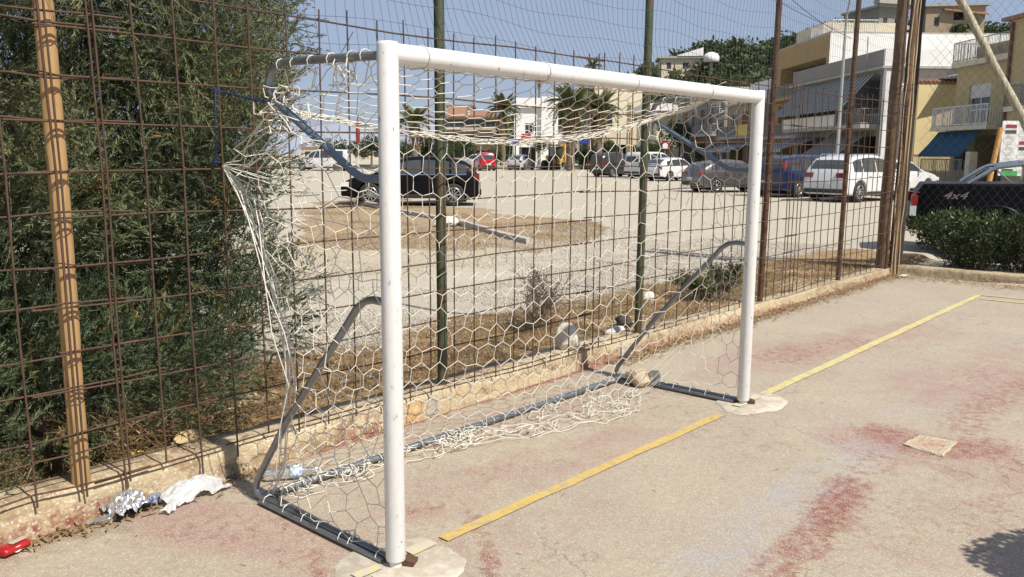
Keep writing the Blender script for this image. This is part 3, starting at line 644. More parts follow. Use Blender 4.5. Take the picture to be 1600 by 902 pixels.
# dry straw standing on the verge and round the broken kerb
m_straw = leaf_mat('dry_straw', [(.15, .092, .042), (.26, .168, .078), (.36, .25, .125), (.47, .365, .21)], trans=.15, rough=.8)
def straw(name, X, Y, Z, hmin, hmax, bw, flat):
    k = len(X); az = rng.uniform(0, 2*math.pi, k); el = rng.uniform(.02, flat, k); L = rng.uniform(hmin, hmax, k)
    d = np.stack([np.cos(az)*np.cos(el), np.sin(az)*np.cos(el), np.sin(el)], 1); b = np.stack([X, Y, Z], 1)
    s = np.stack([-np.sin(az), np.cos(az), 0*az], 1)*bw/2; m = b+d*L[:, None]*.6+np.array([0, 0, .006]); e = b+d*L[:, None]; e[:, 2] -= L*.12
    V = np.stack([b-s, b+s, m+s*.7, m-s*.7, e], 1).reshape(-1, 3); o_ = (np.arange(k)*5)[:, None]
    F = np.concatenate([o_+np.array([[0, 1, 2]]), o_+np.array([[0, 2, 3]]), o_+np.array([[3, 2, 4]])], 0); t = np.clip(rng.normal(.45, .25, k), 0, 1)
    return tag(link(name, np_mesh(name, V, F, False, {'tint': ('FACE', np.tile(t, 3))}), m_straw), kind='stuff')
def zat(X, Y): return terr_z(X, Y)
X = rng.uniform(-2.2, 10.6, 60000); Y = 1.62+rng.beta(1.1, 1.6, 60000)*2.3; keep = (fbm(X*1.3, Y*1.3, 101) > .40+.25*smooth(2.6, 3.8, Y)); X, Y = X[keep], Y[keep]
straw('dry_straw', X, Y, zat(X, Y), .04, .16, .004, .7)
X = rng.uniform(5, 20, 90000); Y = rng.uniform(6.5, 22, 90000); keep = (straw_f(X, Y) > .5) & (fbm(X*.9, Y*.9, 107) > .52) & (Y > 5); X, Y = X[keep], Y[keep]
straw('dry_grass', X, Y, zat(X, Y), .04, .14, .008, .6)
X = rng.normal(-.28, .35, 420); Y = 1.78+np.abs(rng.normal(0, .16, 420)); straw('straw_heap', X, Y, zat(X, Y)+rng.uniform(0, .14, 420), .15, .42, .007, .55)
# leaf litter along the foot of the kerb
X = np.r_[rng.uniform(3.4, 10.4, 2600), rng.uniform(-1.2, .3, 260), 10.45-np.abs(rng.normal(0, .22, 1800))]; Y = np.r_[1.35-np.abs(rng.normal(0, .10, 2600))*(.6+.8*fbm(X[:2600]*.8, X[:2600]*0, 111)), 1.34-np.abs(rng.normal(0, .05, 260)), rng.uniform(-4, 1.34, 1800)]
straw('leaf_litter', X, Y, X*0+.012, .02, .07, .012, .35)
X = rng.uniform(-1.5, 10.2, 260); Y = rng.uniform(-3, 1.3, 260); straw('court_debris', X, Y, X*0+.010, .015, .05, .006, .15)
# loose gravel
def pebbles(name, X, Y, Z, s0, s1, mat):
    k = len(X); R = rand_rot(k); s = rng.uniform(s0, s1, k)[:, None, None]*rng.uniform(.6, 1.2, (k, 6, 1)); O = np.array([[1, 0, 0], [-1, 0, 0], [0, 1, 0], [0, -1, 0], [0, 0, .7], [0, 0, -.7]])
    V = np.einsum('kij,nj->kni', R, O)*s+np.stack([X, Y, Z], 1)[:, None]; o_ = (np.arange(k)*6)[:, None]
    F = np.concatenate([o_+np.array([f]) for f in ((0, 2, 4), (2, 1, 4), (1, 3, 4), (3, 0, 4), (2, 0, 5), (1, 2, 5), (3, 1, 5), (0, 3, 5))], 0)
    return tag(link(name, np_mesh(name, V.reshape(-1, 3), F), mat), kind='stuff')
m_peb = M('pale_stone', [(.50, .46, .39), (.38, .34, .28), (.60, .57, .50)], scale=2.5, rough=.95)
X = rng.uniform(.5, 14, 42000); Y = 3.2+rng.beta(1, 2.2, 42000)*9; k_ = fbm(X*.7, Y*.7, 117) > .38; X, Y = X[k_], Y[k_]
pebbles('loose_gravel', X, Y, zat(X, Y)+.004, .006, .022, m_peb)
X = rng.uniform(-2, 10.5, 1500); Y = rng.uniform(1.66, 3.4, 1500); pebbles('verge_stones', X, Y, zat(X, Y), .008, .03, m_peb)
# stones one can point at
def stone(name, loc, d, mat, label, seed, rz=0.):
    bm = bmesh.new(); bmesh.ops.create_icosphere(bm, subdivisions=3, radius=1)
    for v in bm.verts:
        p = v.co; q = 1+.5*(vnoise(np.array([p.x*1.6+seed]), np.array([p.y*1.6+p.z*1.9]), seed)[0]-.5)+.22*(vnoise(np.array([p.x*4+seed]), np.array([p.z*4+p.y*3]), seed+3)[0]-.5)
        c = Vector((p.x*d[0], p.y*d[1], p.z*d[2]))*q
        for nx, ny, nz, h in ((.7, -.6, .35, .78), (-.8, -.4, .3, .8), (.1, -.9, .3, .82), (.3, .2, .93, .80)):          # broken faces
            n = Vector((nx, ny, nz)); e = n.dot(Vector((c.x/d[0], c.y/d[1], c.z/d[2])))-h
            if e > 0: c -= Vector((n.x*d[0], n.y*d[1], n.z*d[2]))*e
        v.co = Matrix.Rotation(rz, 3, 'Z') @ c
    me = bpy.data.meshes.new(name); bm.to_mesh(me); bm.free(); o = link(name, me, mat); o.location = loc; return tag(o, label, 'stone')
m_rockw = M('white_limestone', [(.68, .65, .58), (.55, .51, .44), (.74, .72, .67)], scale=9, rough=.95, bump=.8, bscale=30, dist=.01)
m_rockb = M('brown_stone', [(.36, .27, .17), (.46, .37, .26), (.28, .2, .13)], scale=9, rough=.95, bump=.8, bscale=30, dist=.01)
stone('stone', (3.08, 1.50, .245), (.095, .09, .125), m_rockw, 'pale upright stone standing on top of the kerb behind the net', 3)
stone('stone', (3.02, .80, .06), (.10, .085, .075), m_rockb, 'brown stone lying against the foot of the far rear brace', 5, .5)
stone('stone', (3.12, .72, .05), (.05, .05, .06), m_rockw, 'small white stone beside the brown stone at the far rear brace', 8)
stone('stone', tuple(gz(1013, 467, .08)+np.array([0, 0, .03])), (.10, .08, .06), m_rockw, 'pale stone lying on dry straw right of the green far post', 11)
stone('stone', tuple(gz(962, 522, .08)+np.array([0, 0, .03])), (.13, .08, .05), m_rockw, 'flat pale stone on the straw just right of the upright kerb stone', 12)
stone('stone', tuple(gz(975, 510, .08)+np.array([0, 0, .05])), (.09, .08, .06), M('dark_stone', (.06, .05, .045), rough=.9), 'dark stone at the foot of the green post', 14)
stone('stone', tuple(gz(700, 352)+np.array([0, 0, .08])), (.35, .25, .14), m_rockw, 'white rubble block at the broken gap in the parking kerb', 15)
stone('stone', tuple(gz(293, 697, .12)+np.array([0, 0, .05])), (.12, .05, .04), M('dry_wood', [(.50, .36, .2), (.4, .28, .15)], rough=.9), 'dry tan bark chunk lying behind the kerb', 17, .5)
lm = stone('lemon', tuple(gz(216, 719, .07)+np.array([0, 0, .03])), (.033, .026, .024), M('lemon_peel', (.75, .62, .05), rough=.5), 'small yellow lemon lying in the straw behind the kerb', 19); lm['category'] = 'lemon'
# weeds
m_leafy = leaf_mat('weed_leaf', [(.03, .045, .018), (.06, .085, .03), (.10, .12, .05), (.16, .15, .08)], trans=.25)
def leaf_cloud(name, C, D, Lf, Wf, tint, mat, parent=None, kind=None):
    """diamond leaves: C centres, D directions"""
    k = len(C); s = np.cross(D, rng.normal(size=D.shape)); s /= np.linalg.norm(s, axis=1)[:, None]; Lf = np.broadcast_to(Lf, k)[:, None]; Wf = np.broadcast_to(Wf, k)[:, None]
    nrm = np.cross(D, s)
    V = np.stack([C, C+D*Lf*.45+s*Wf/2+nrm*Wf*.12, C+D*Lf, C+D*Lf*.45-s*Wf/2+nrm*Wf*.12], 1).reshape(-1, 3); o_ = (np.arange(k)*4)[:, None]
    F = np.concatenate([o_+np.array([[0, 1, 2]]), o_+np.array([[0, 2, 3]])], 0)
    o = link(name, np_mesh(name, V, F, False, {'tint': ('FACE', np.clip(np.tile(tint, 2), 0, 1))}), mat, parent, parent is not None)
    if kind: o['kind'] = kind
    return o
def unit(a): return a/np.linalg.norm(a, axis=-1, keepdims=True)
def weed(px, py, r, h, n, label, seed):
    c = gz(px, py, .07); t = thing('weed', label, 'plant', c); P = []; seg = []
    for k in range(26):
        a = rng.uniform(0, 6.28); rr = r*rng.uniform(.2, 1); tip = c+np.array([math.cos(a)*rr, math.sin(a)*rr, h*rng.uniform(.4, 1)]); e = np.linspace(0, 1, 5)[:, None]; Q = c+(tip-c)*e; Q[:, 2] += .04*np.sin(e[:, 0]*3); seg.append(polyseg(Q)); P += [Q[j]+(Q[j+1]-Q[j])*rng.random() for j in (1, 2, 3, 3) for _ in range(n)]
    strands('stem', np.concatenate(seg), .003, 4, m_twig, t, True)['kind'] = 'stuff'
    P = np.array(P)+rng.normal(size=(len(P), 3))*.02; D = unit(rng.normal(size=P.shape)+np.array([0, 0, .5])); leaf_cloud('leaves', P, D, .055, .02, rng.normal(.5, .22, len(P)), m_leafy, t)
weed(1100, 470, .40, .30, 9, 'low grey green weed clump on the verge beyond the far goalpost', 1)
weed(1135, 455, .30, .34, 8, 'taller weed clump beside the fence just behind the far goalpost', 2)
weed(120, 735, .16, .16, 5, 'small green weed beside the wooden post foot', 3)
# dead twiggy bush behind the net
t = thing('dead_shrub', 'small dead twiggy shrub standing on the verge behind the net', 'shrub', gz(835, 520, .06)); c = np.array(t.location); seg = []
def twg(p, d, L, lv):
    P = [p]
    for i in range(5): d = d+rng.normal(size=3)*.2; d /= np.linalg.norm(d); p = p+d*L/5; P.append(p)
    seg.append(polyseg(P))
    if lv > 0:
        for q in P[1:]:
            for _ in range(2): twg(q, d+rng.normal(size=3)*.7, L*.5, lv-1)
for k in range(5): twg(c, np.array([rng.normal()*.4+.35, rng.normal()*.4, 1.]), .42, 2)
strands('twig', np.concatenate(seg), .0022, 3, M('dead_twig', [(.10, .07, .05), (.16, .12, .09)], rough=.9), t, True)['kind'] = 'stuff'
# hedge at the far end
m_hedge = leaf_mat('hedge_leaf', [(.022, .032, .014), (.038, .055, .02), (.06, .085, .028), (.10, .125, .045), (.14, .15, .07)], trans=.2, rough=.4)
hd = thing('hedge', 'clipped dark green leafy hedge in the kerbed bed in front of the black pickup', 'hedge', (11.7, -.9, .05)); seg = []; C = []; Dd = []
for k in range(900):
    y = rng.uniform(-4.2, 1.36); endf = smooth(1.5, .75, y); x = 11.0+rng.uniform(.0, 1.35); top = (.70+.10*endf)+.10*(vnoise(np.array([y*3]), np.array([x*3]), 131)[0]-.5); zz = rng.uniform(.42*(1-endf)+.05*endf+.1, top)*1.
    if y > .85 and zz < .36: continue
    nl = 34; c = np.array([x, y, zz]); out = unit(np.array([[x-11.7, 0, zz-.45]])+rng.normal(size=(nl, 3))*.5); p = c+out*rng.uniform(.02, .13, (nl, 1)); C.append(p); Dd.append(unit(out+rng.normal(size=(nl, 3))*.5+np.array([0, 0, .35])))
    if k % 2 == 0: b = np.array([11.3+.5*rng.random(), min(y, .8)+rng.normal()*.1, .05]); seg.append(polyseg([b, (b+c)/2+rng.normal(size=3)*.05, c]))
C = np.concatenate(C); Dd = np.concatenate(Dd); leaf_cloud('foliage', C, Dd, rng.uniform(.05, .095, len(C)), rng.uniform(.02, .032, len(C)), rng.normal(.42, .22, len(C)), m_hedge, hd)
strands('stem', np.concatenate(seg), .006, 4, m_bark, hd, True)['kind'] = 'stuff'
# ================================================================== LITTER AND SMALL THINGS ON THE COURT
def crumple(name, L, Wd, nx, ny, amp, seed, mat, hump=.0, tint=None):
    u = np.linspace(-.5, .5, nx); v = np.linspace(-.5, .5, ny); U_, V_ = np.meshgrid(u, v); n = lambda s, k: (fbm(U_*s+k, V_*s*.8+k, seed+k)-.5)
    rd = lambda s, k: np.abs(fbm(U_*s+k, V_*s*.7+k*2, seed+k, 2)-.5)*2
    Z = hump*np.clip(1-(U_*1.9)**2-(V_*1.9)**2, 0, 1)**.6+amp*(1.1-rd(5, 1)*1.6)*.5+amp*.6*(.6-rd(11, 4)); Z = np.maximum(Z, .002+.004*np.abs(n(9, 2)))
    e = 1+.35*n(3, 7)*2; Xx = U_*L*e+amp*.7*n(8, 5); Yy = V_*Wd*e+amp*.7*n(8, 6)
    P = np.stack([Xx, Yy, Z], -1).reshape(-1, 3); i = np.arange(nx-1)[None, :]+np.arange(ny-1)[:, None]*nx; F = np.stack([i, i+1, i+nx+1, i+nx], -1).reshape(-1, 4)
    return np_mesh(name, P, F, True)
m_foil = M('silver_foil', [(.46, .46, .46), (.62, .62, .62), (.08, .13, .32), (.55, .55, .57)], scale=9, rough=.3, metal=.7, pos=[.3, .55, .62, .66])
m_bagw = M('white_plastic_film', [(.76, .76, .75), (.68, .68, .68)], scale=20, rough=.35, trans=.35)
fw = thing('foil_wrapper', 'crumpled silver and blue foil wrapper lying against the kerb', 'wrapper', (-.50, 1.315, .008), .25)
link('sheet', crumple('sheet', .19, .15, 44, 36, .065, 5, m_foil, .05), m_foil, fw)
mt = link('torn_strip', crumple('torn_strip', .13, .045, 26, 12, .03, 9, m_foil, .02), M('blue_foil', [(.03, .06, .22), (.35, .4, .5), (.02, .03, .09)], scale=25, rough=.3, metal=.4), fw); mt.location = (.135, -.01, 0); mt.rotation_euler = (0, 0, .35)
m_clear = M('clear_plastic', [(.80, .84, .86), (.74, .78, .82)], scale=8, rough=.12, trans=.85)
cb = thing('crushed_bottle', 'small crushed clear plastic bottle under the foil wrapper', 'bottle', (-.62, 1.30, .02), 2.9)
mb = MB(); mb.lathe([(.010, 0), (.012, .012), (.011, .03), (.022, .06), (.026, .09), (.024, .12), (.0, .125)], 14, Matrix.Translation((.07, 0, .0)) @ Matrix.Rotation(-math.pi/2, 4, 'Y') @ Matrix.Diagonal((.7, 1.1, 1, 1))); mb.build('bottle_body', m_clear, cb)
pb = thing('plastic_bag', 'crumpled white plastic bag lying on the court beside the kerb', 'bag', (-.195, 1.285, .008), .12)
link('bag_film', crumple('bag_film', .32, .15, 70, 40, .022, 23, m_bagw, .075), m_bagw, pb)
tail_ = link('bag_handle', crumple('bag_handle', .15, .05, 26, 12, .025, 29, m_bagw, .02), m_bagw, pb); tail_.location = (-.15, -.06, 0); tail_.rotation_euler = (0, 0, .55)
bt = thing('water_bottle', 'clear plastic water bottle with blue label lying inside the goal', 'bottle', (.23, 1.14, .040), .0)
b0 = gz(412, 742, .035); b1 = gz(498, 735, .035); bt.location = ((b0[0]+b1[0])/2, (b0[1]+b1[1])/2, .037); bt.rotation_euler = (0, 0, math.atan2(b1[1]-b0[1], b1[0]-b0[0])); BL = .27
Mx = Matrix.Translation((-BL/2, 0, 0)) @ Matrix.Rotation(math.pi/2, 4, 'Y')
prof = [(0, 0), (.028, .0), (.034, .012)]+[(.034-.002*(k % 2), .02+.012*k) for k in range(13)]+[(.034, .19), (.026, .215), (.014, .24), (.013, .255)]
mb = MB(); mb.lathe(prof, 20, Mx); mb.build('bottle_body', m_clear, bt)
mb = MB(); mb.lathe([(.0345, .13), (.035, .135), (.035, .185), (.0345, .19)], 20, Mx); lb = mb.build('paper_label', M('bottle_label', [(.12, .36, .60), (.75, .80, .84), (.08, .24, .5)], scale=30, rough=.4, pos=[.4, .55, .66]), bt)
mb = MB(); mb.lathe([(.0, .275), (.0145, .275), (.0148, .255), (.013, .254)], 16, Mx); mb.build('bottle_cap', M('white_cap', (.8, .82, .84), rough=.4), bt)
ca = thing('drinks_can', 'crushed red and white drinks can lying at the foot of the kerb', 'can', (-1.0, 1.285, .028), .35)
def can_mesh(z0, z1, squash):
    mb = MB(); n = 22; pr_ = [(.027, z0), (.033, z0+.006)]+[(.033, z0+.006+(z1-z0-.012)*k/6) for k in range(1, 6)]+[(.033, z1-.006), (.026, z1)]; vs = []
    for k, (r, z) in enumerate(pr_):
        for j in range(n):
            a = 2*math.pi*j/n; dent = 1-.35*math.exp(-((a-1.7)/.6)**2)*math.exp(-(((z-z0)/(z1-z0)-.55)/.3)**2); vs.append((z, r*1.15*math.cos(a)*dent, r*squash*math.sin(a)*dent))
    fs = [(i*n+j, i*n+(j+1) % n, (i+1)*n+(j+1) % n, (i+1)*n+j) for i in range(len(pr_)-1) for j in range(n)]+[tuple(range(n-1, -1, -1)), tuple((len(pr_)-1)*n+j for j in range(n))]
    return mb.add(vs, fs, True)
m_redcan = M('red_can_paint', [(.42, .018, .022), (.52, .03, .03)], scale=12, rough=.3, metal=.3)
can_mesh(-.06, .06, .62).build('can_body', m_redcan, ca)
mb = MB(); n = 16; vs = [(0, 0, .0012)]+[(.021*math.cos(2*math.pi*j/n), .015*math.sin(2*math.pi*j/n), 0) for j in range(n)]; mb.add([(x, -.0345+abs(x)*.05, z*.0+.000+y*.9-.002) for x, y, z in vs], [(0, 1+j, 1+(j+1) % n) for j in range(n)]); mb.build('white_roundel', M('white_print', (.8, .78, .75), rough=.4), ca)
mb = MB(); mb.box((.02, -.005, .0215), (.07, .03, .001)); mb.build('silver_band', M('silver_print', (.6, .58, .56), rough=.3, metal=.5), ca)
# scraps
for k, (px, py, mt, lb, nm) in enumerate(((365, 745, m_foil, 'scrap of dark foil at the kerb foot beside the near rear corner', 'foil_scrap'), (1412, 432, m_rockw, 'pale paper scrap among leaves at the far kerb corner', 'paper_scrap'))):
    o = link(nm, crumple(nm, .09 if k == 0 else .22, .05 if k == 0 else .10, 14, 10, .02, 40+k, mt, .01), mt if k else M('dark_foil', [(.05, .05, .055), (.3, .3, .3)], scale=30, rough=.4, metal=.4)); o.location = tuple(gz(px, py, .005)); tag(o, lb, 'scrap')
# drain cover in the court
c0 = [gz(*q, .0) for q in ((1437, 681), (1496, 692), (1473, 714), (1409, 696))]; cen = sum(c0)/4
dc = thing('drain_cover', 'square concrete drain cover with pale cement rim set in red stained court', 'drain cover', (cen[0], cen[1], 0))
mb = MB(); outer = [cen+(q-cen)*1.0 for q in c0]; inner = [cen+(q-cen)*.70 for q in c0]; ring = lambda Q, z, n=7: [tuple((Q[i]+(Q[(i+1) % 4]-Q[i])*k/n)[:2]+rng.normal(size=2)*.004)+(z,) for i in range(4) for k in range(n)]
A = ring(outer, .002); B = ring([cen+(q-cen)*.95 for q in c0], .0095); Cc = ring(inner, .009); Dd_ = ring([cen+(q-cen)*.66 for q in c0], .0075); n = len(A)
mb.add(A+B+Cc+Dd_, [(r*n+i, r*n+(i+1) % n, (r+1)*n+(i+1) % n, (r+1)*n+i) for r in range(3) for i in range(n)]); mb.build('cement_rim', M('cement_rim', [(.52, .45, .31), (.43, .36, .25), (.56, .50, .37)], scale=14, rough=.95, bump=.6, bscale=60), dc, True)
mb = MB(); mb.add([tuple(q[:2])+(.0085,) for q in [cen+(q-cen)*.72 for q in c0]], [(0, 1, 2, 3)]); mb.build('lid', M('red_worn_lid', [(.36, .20, .13), (.47, .35, .24), (.30, .13, .09)], scale=14, rough=.9, bump=.6, bscale=50), dc, True)
# invented trough and shrub, out of view, added to cast the lower right shadow
pt = thing('shadow_caster', 'added out of view shadow caster shaped as a concrete trough with clipped green shrub', 'shadow caster', (2.34, -3.22, 0), R_(-30))
mb = MB(); mb.hexa([(-.95, -.26, 0), (.95, -.26, 0), (.95, .26, 0), (-.95, .26, 0)], [(-1.0, -.30, .42), (1.0, -.30, .42), (1.0, .30, .42), (-1.0, .30, .42)]); mb.build('trough', m_conc, pt)
k = 26000; d_ = unit(rng.normal(size=(k, 3))); P_ = d_*np.array([1.06, .40, .42])*rng.uniform(.55, 1.0, (k, 1))*(1+.10*np.sin(d_[:, :1]*7))+np.array([0, 0, .86]); c_, s__ = math.cos(R_(-30)), math.sin(R_(-30)); Pw = np.stack([P_[:, 0]*c_-P_[:, 1]*s__+2.34, P_[:, 0]*s__+P_[:, 1]*c_-3.22, P_[:, 2]], 1)
bm = bmesh.new(); bmesh.ops.create_icosphere(bm, subdivisions=4, radius=1); core = bpy.data.meshes.new('shadow_core'); [setattr(v, 'co', Vector((v.co.x*1.0, v.co.y*.37, v.co.z*.39+.86))) for v in bm.verts]; bm.to_mesh(core); bm.free(); link('shadow_core', core, M('shadow_core_green', [(.02, .03, .012), (.03, .04, .016)], rough=.9), pt)  # solid core added so the cast shadow keeps a smooth edge
leaf_cloud('foliage', Pw, unit(d_+rng.normal(size=d_.shape)*.5), rng.uniform(.028, .045, k), .026, rng.normal(.4, .2, k), m_hedge, pt)
# ================================================================== VEHICLES
def paint(name, c, metal=.3, rough=.22): return M(name, [c, tuple(v*.93 for v in c)], scale=1.5, rough=rough, metal=metal, coat=.6)
m_glass = M('tinted_glass', [(.04, .045, .05), (.06, .065, .07)], scale=2, rough=.06, spec=.7)
m_tyre = M('tyre_rubber', [(.018, .018, .018), (.032, .03, .028)], scale=9, rough=.85)
m_rim = M('alloy_rim', [(.50, .50, .50), (.42, .42, .43)], scale=6, rough=.3, metal=.7)
m_blackp = M('black_plastic', [(.02, .02, .021), (.03, .03, .03)], scale=6, rough=.6)
m_red = M('red_lens', [(.26, .012, .014), (.18, .01, .012)], scale=14, rough=.15, coat=.5)
m_lens = M('clear_lens', [(.55, .58, .60), (.7, .72, .74)], scale=14, rough=.1, coat=.5)
m_plate = M('number_plate_white', [(.7, .7, .68), (.62, .62, .6)], scale=20, rough=.5)
m_chrome = M('chrome', (.62, .64, .66), rough=.14, metal=1.)
m_hub = M('wheel_well', (.008, .008, .008), rough=.9)
def wheel_meshes(r, wd, spokes=10):
    mb = MB(); Mx = Matrix.Rotation(math.pi/2, 4, 'X')
    mb.lathe([(r*.62, -wd*.42), (r*.70, -wd*.5), (r*.93, -wd*.5), (r, -wd*.36), (r, wd*.36), (r*.93, wd*.5), (r*.70, wd*.5), (r*.62, wd*.42)], 28, Mx); ty = mb.mesh('tyre')
    rm = MB(); rm.lathe([(r*.60, wd*.47), (r*.66, wd*.48), (r*.66, wd*.40), (r*.58, wd*.36)], 28, Mx); rm.lathe([(0, wd*.47), (r*.10, wd*.47), (r*.14, wd*.44), (r*.14, wd*.3)], 14, Mx)
    for k in range(spokes):
        a = 2*math.pi*k/spokes; rm.box((math.cos(a)*r*.36, -wd*.40, math.sin(a)*r*.36), (r*.52, wd*.07, r*.085), ry=-a)
    wl = MB(); wl.lathe([(0, wd*.2), (r*.64, wd*.2)], 20, Mx)
    return ty, rm.mesh('rim'), wl.mesh('wheel_hub')
WH = {}
def make_car(name, label, loc, rz, sp):
    """sp: L W top[(x,z)] belt clear wheels(xr,xf) r paint windows[(x0,x1)] ws (x0,x1) rw (x0,x1)"""
    L, Wd = sp['L'], sp['W']; hw = Wd/2; xr_, xf_ = sp['wheels']; r = sp['r']; belt0 = sp['belt']; cl_ = sp.get('clear', .24); col = sp['paint']
    root = thing(name, label, sp.get('cat', 'car'), loc, rz, sp.get('group'))
    xs_ = np.unique(np.r_[np.linspace(-L/2, L/2, 56), np.array([xr_-r*1.14, xr_+r*1.14, xf_-r*1.14, xf_+r*1.14])])
    tx, tz = zip(*sp['top']); top = lambda x: np.interp(x, tx, tz)
    tops = top(xs_); tops = np.convolve(np.r_[tops[0], tops, tops[-1]], [.2, .6, .2], 'valid')
    topf = lambda x: np.interp(x, xs_, tops)
    width = lambda x: hw*(1-.16*np.abs(x/(L/2))**5)
    belt = lambda x: np.minimum(belt0+.03*(x < 0)*np.abs(x)/L, topf(x)-.03)
    tumble = sp.get('tumble', .30)
    def hwz(x, z):
        b = belt(x); zt = topf(x)
        return width(x)*(np.where(z <= b, .965+.035*np.clip(1-((z-.62)/.42)**2, 0, 1), .965-tumble*(z-b)))
    sec = []
    for x, zt in zip(xs_, tops):
        b = float(belt(x)); w_ = float(width(x)); arch = 0
        for xc in (xr_, xf_):
            if abs(x-xc) < r*1.14: arch = max(arch, r+math.sqrt(max(0, (r*1.14)**2-(x-xc)**2))-.0)
        low = max(cl_+.10*max(0, abs(x)/(L/2)-.82)/.18, arch)
        zs = [low+(b-low)*f for f in (0, .12, .35, .6, .85, 1.)]; row = [(x, 0, cl_+.05), (x, w_*.72, cl_+.04 if arch == 0 else low)]
        row += [(x, float(hwz(x, z)), z) for z in zs]
        rt = float(hwz(x, zt))-.0; row += [(x, float(hwz(x, b+(zt-b)*.6)), b+(zt-b)*.6), (x, rt-.02, zt-.035*(zt-b > .1)-.004), (x, rt*.82, zt), (x, 0, zt+.015)]
        sec.append(row)
    m = len(sec[0]); V = []; 
    for row in sec: V += row+[(x, -y, z) for x, y, z in row[::-1][1:-1]]
    k = 2*m-2; F = [(i*k+j, (i+1)*k+j, (i+1)*k+(j+1) % k, i*k+(j+1) % k) for i in range(len(sec)-1) for j in range(k)]
    mb = MB(); mb.add(V, F, True); mb.add(V[:k], [tuple(range(k))]); mb.add(V[-k:], [tuple(range(k-1, -1, -1))]); body = mb.build('body', col, root)
    def patch(nm, x0, x1, lo, hi, mat, par, side, off=.010, n=10):
        xx = np.linspace(x0, x1, n); v = []
        for x in xx:
            a, b = lo(x), hi(x)
            if b < a+.01: b = a+.01
            for q in (0, .5, 1): z = a+(b-a)*q; v.append((x, side*(float(hwz(x, z))+off), z))
        f = [(3*i+j, 3*i+3+j, 3*i+4+j, 3*i+1+j) if side < 0 else (3*i+j, 3*i+1+j, 3*i+4+j, 3*i+3+j) for i in range(n-1) for j in range(2)]
        q = MB(); q.add(v, f, True); return q.build(nm, mat, par)
    for side in (1, -1):
        for x0, x1 in sp.get('doors', []):
            d = patch('door', x0, x1, lambda x: .40, lambda x: float(belt(x))-.0, col, root, side, .006)
            h = MB(); h.box((x0+.16, side*(float(hwz(x0+.16, belt0-.12))+.02), belt0-.11), (.16, .03, .03)); h.build('handle', sp.get('handle', col), d)
        for x0, x1 in sp.get('windows', []):
            patch('side_window', x0, x1, lambda x: float(belt(x))+.035, lambda x: float(topf(x))-.11, m_glass, root, side)
        if sp.get('trim'):
            patch('sill_trim', xr_+r*1.15, xf_-r*1.15, lambda x: cl_+.02, lambda x: cl_+.14, m_blackp, root, side, .012)
        if sp.get('chrome_line'): patch('chrome_strip', sp['windows'][0][0], sp['windows'][-1][1], lambda x: float(belt(x))+.005, lambda x: float(belt(x))+.03, m_chrome, root, side, .014)
    def top_patch(nm, x0, x1, mat, inset=.10, n=8):
        xx = np.linspace(x0, x1, n); v = []
        for x in xx:
            zt = float(topf(x)); wv = max(.2, float(hwz(x, zt))-inset)
            for q in (-1, -.5, 0, .5, 1): v.append((x, wv*q, zt+.022-.012*abs(q)))
        f = [(5*i+j, 5*i+5+j, 5*i+6+j, 5*i+1+j) for i in range(n-1) for j in range(4)]; q = MB(); q.add(v, f, True); return q.build(nm, mat, root)
    if 'ws' in sp: top_patch('windscreen', *sp['ws'], m_glass)
    if 'rw' in sp:
        x0, x1 = sp['rw']; top_patch('rear_window', x0, x1, m_glass, .13)
    xe = -L/2
    for side in (1, -1):
        tl = sp.get('tail', (.17, .20, .80, .12)); mb = MB(); yy = float(hwz(xe+.12, tl[2]))
        xo = float(np.interp(tl[2]+tl[1]/2, [tops[0]]+[tops[1]]+[tops[3]], [xs_[0], xs_[1], xs_[3]]))
        mb.box((xe+.10+max(0, xo-xe)*.4, side*(yy-tl[3]/2+.004), tl[2]), (.22, tl[3], tl[1])); mb.build('tail_light', m_red, root)
        mb = MB(); xh = L/2-.22; zh_ = min(float(topf(xh))-.13, .78); mb.box((xh+.05, side*(float(hwz(xh, zh_))-.12), zh_), (.30, .26, .15)); mb.build('headlight', m_lens, root)
        mb = MB(); mxp = sp['ws'][0] if 'ws' in sp else 0; mxp = max(sp['ws'])-.15 if 'ws' in sp else 0; mb.lathe([(.0, -.07), (.07, -.05), (.085, 0), (.07, .05), (0, .07)], 10, Matrix.Translation((mxp-.25, side*(float(hwz(mxp-.25, belt0))+.11), belt0+.07)) @ Matrix.Diagonal((.8, 1.3, 1, 1))); mb.build('mirror', col, root)
        if sp.get('rails'): mb = MB(); mb.tube([(-L*.36, side*(hw*.66), float(topf(-L*.36))+.01), (-L*.33, side*hw*.66, float(topf(-L*.3))+.06), (L*.03, side*hw*.66, float(topf(L*.03))+.06), (L*.06, side*hw*.66, float(topf(L*.06))+.01)], .018, 6); mb.build('roof_rail', sp.get('rail_mat', m_chrome), root)
    mb = MB(); mb.box((xe-.012, 0, sp.get('plate', .62)), (.02, .50, .11)); mb.build('number_plate', m_plate, root)
    mb = MB(); mb.box((xe+.02, 0, cl_+.17), (.10, Wd*.80, .14)); mb.build('rear_bumper', m_blackp, root)
    mb = MB(); mb.box((L/2-.03, 0, .45), (.08, Wd*.55, .16)); mb.build('grille', m_blackp, root)
    for xc in (xr_, xf_): mb = MB(); mb.box((xc, 0, r*1.1), (r*2.26, Wd*.84, r*1.5)); mb.build('wheel_well', m_hub, root)
    key = (r, sp.get('spokes', 10))
    if key not in WH: WH[key] = wheel_meshes(r, .21, key[1])
    ty, rm, wl = WH[key]
    for xc in (xr_, xf_):
        for side in (1, -1):
            wv = link('wheel', ty, m_tyre, root); wv.location = (xc, side*(hw-.12), r); 
            if side > 0: wv.rotation_euler = (0, 0, math.pi)
            link('rim', rm, m_rim, wv); link('hub', wl, m_hub, wv)
    return root
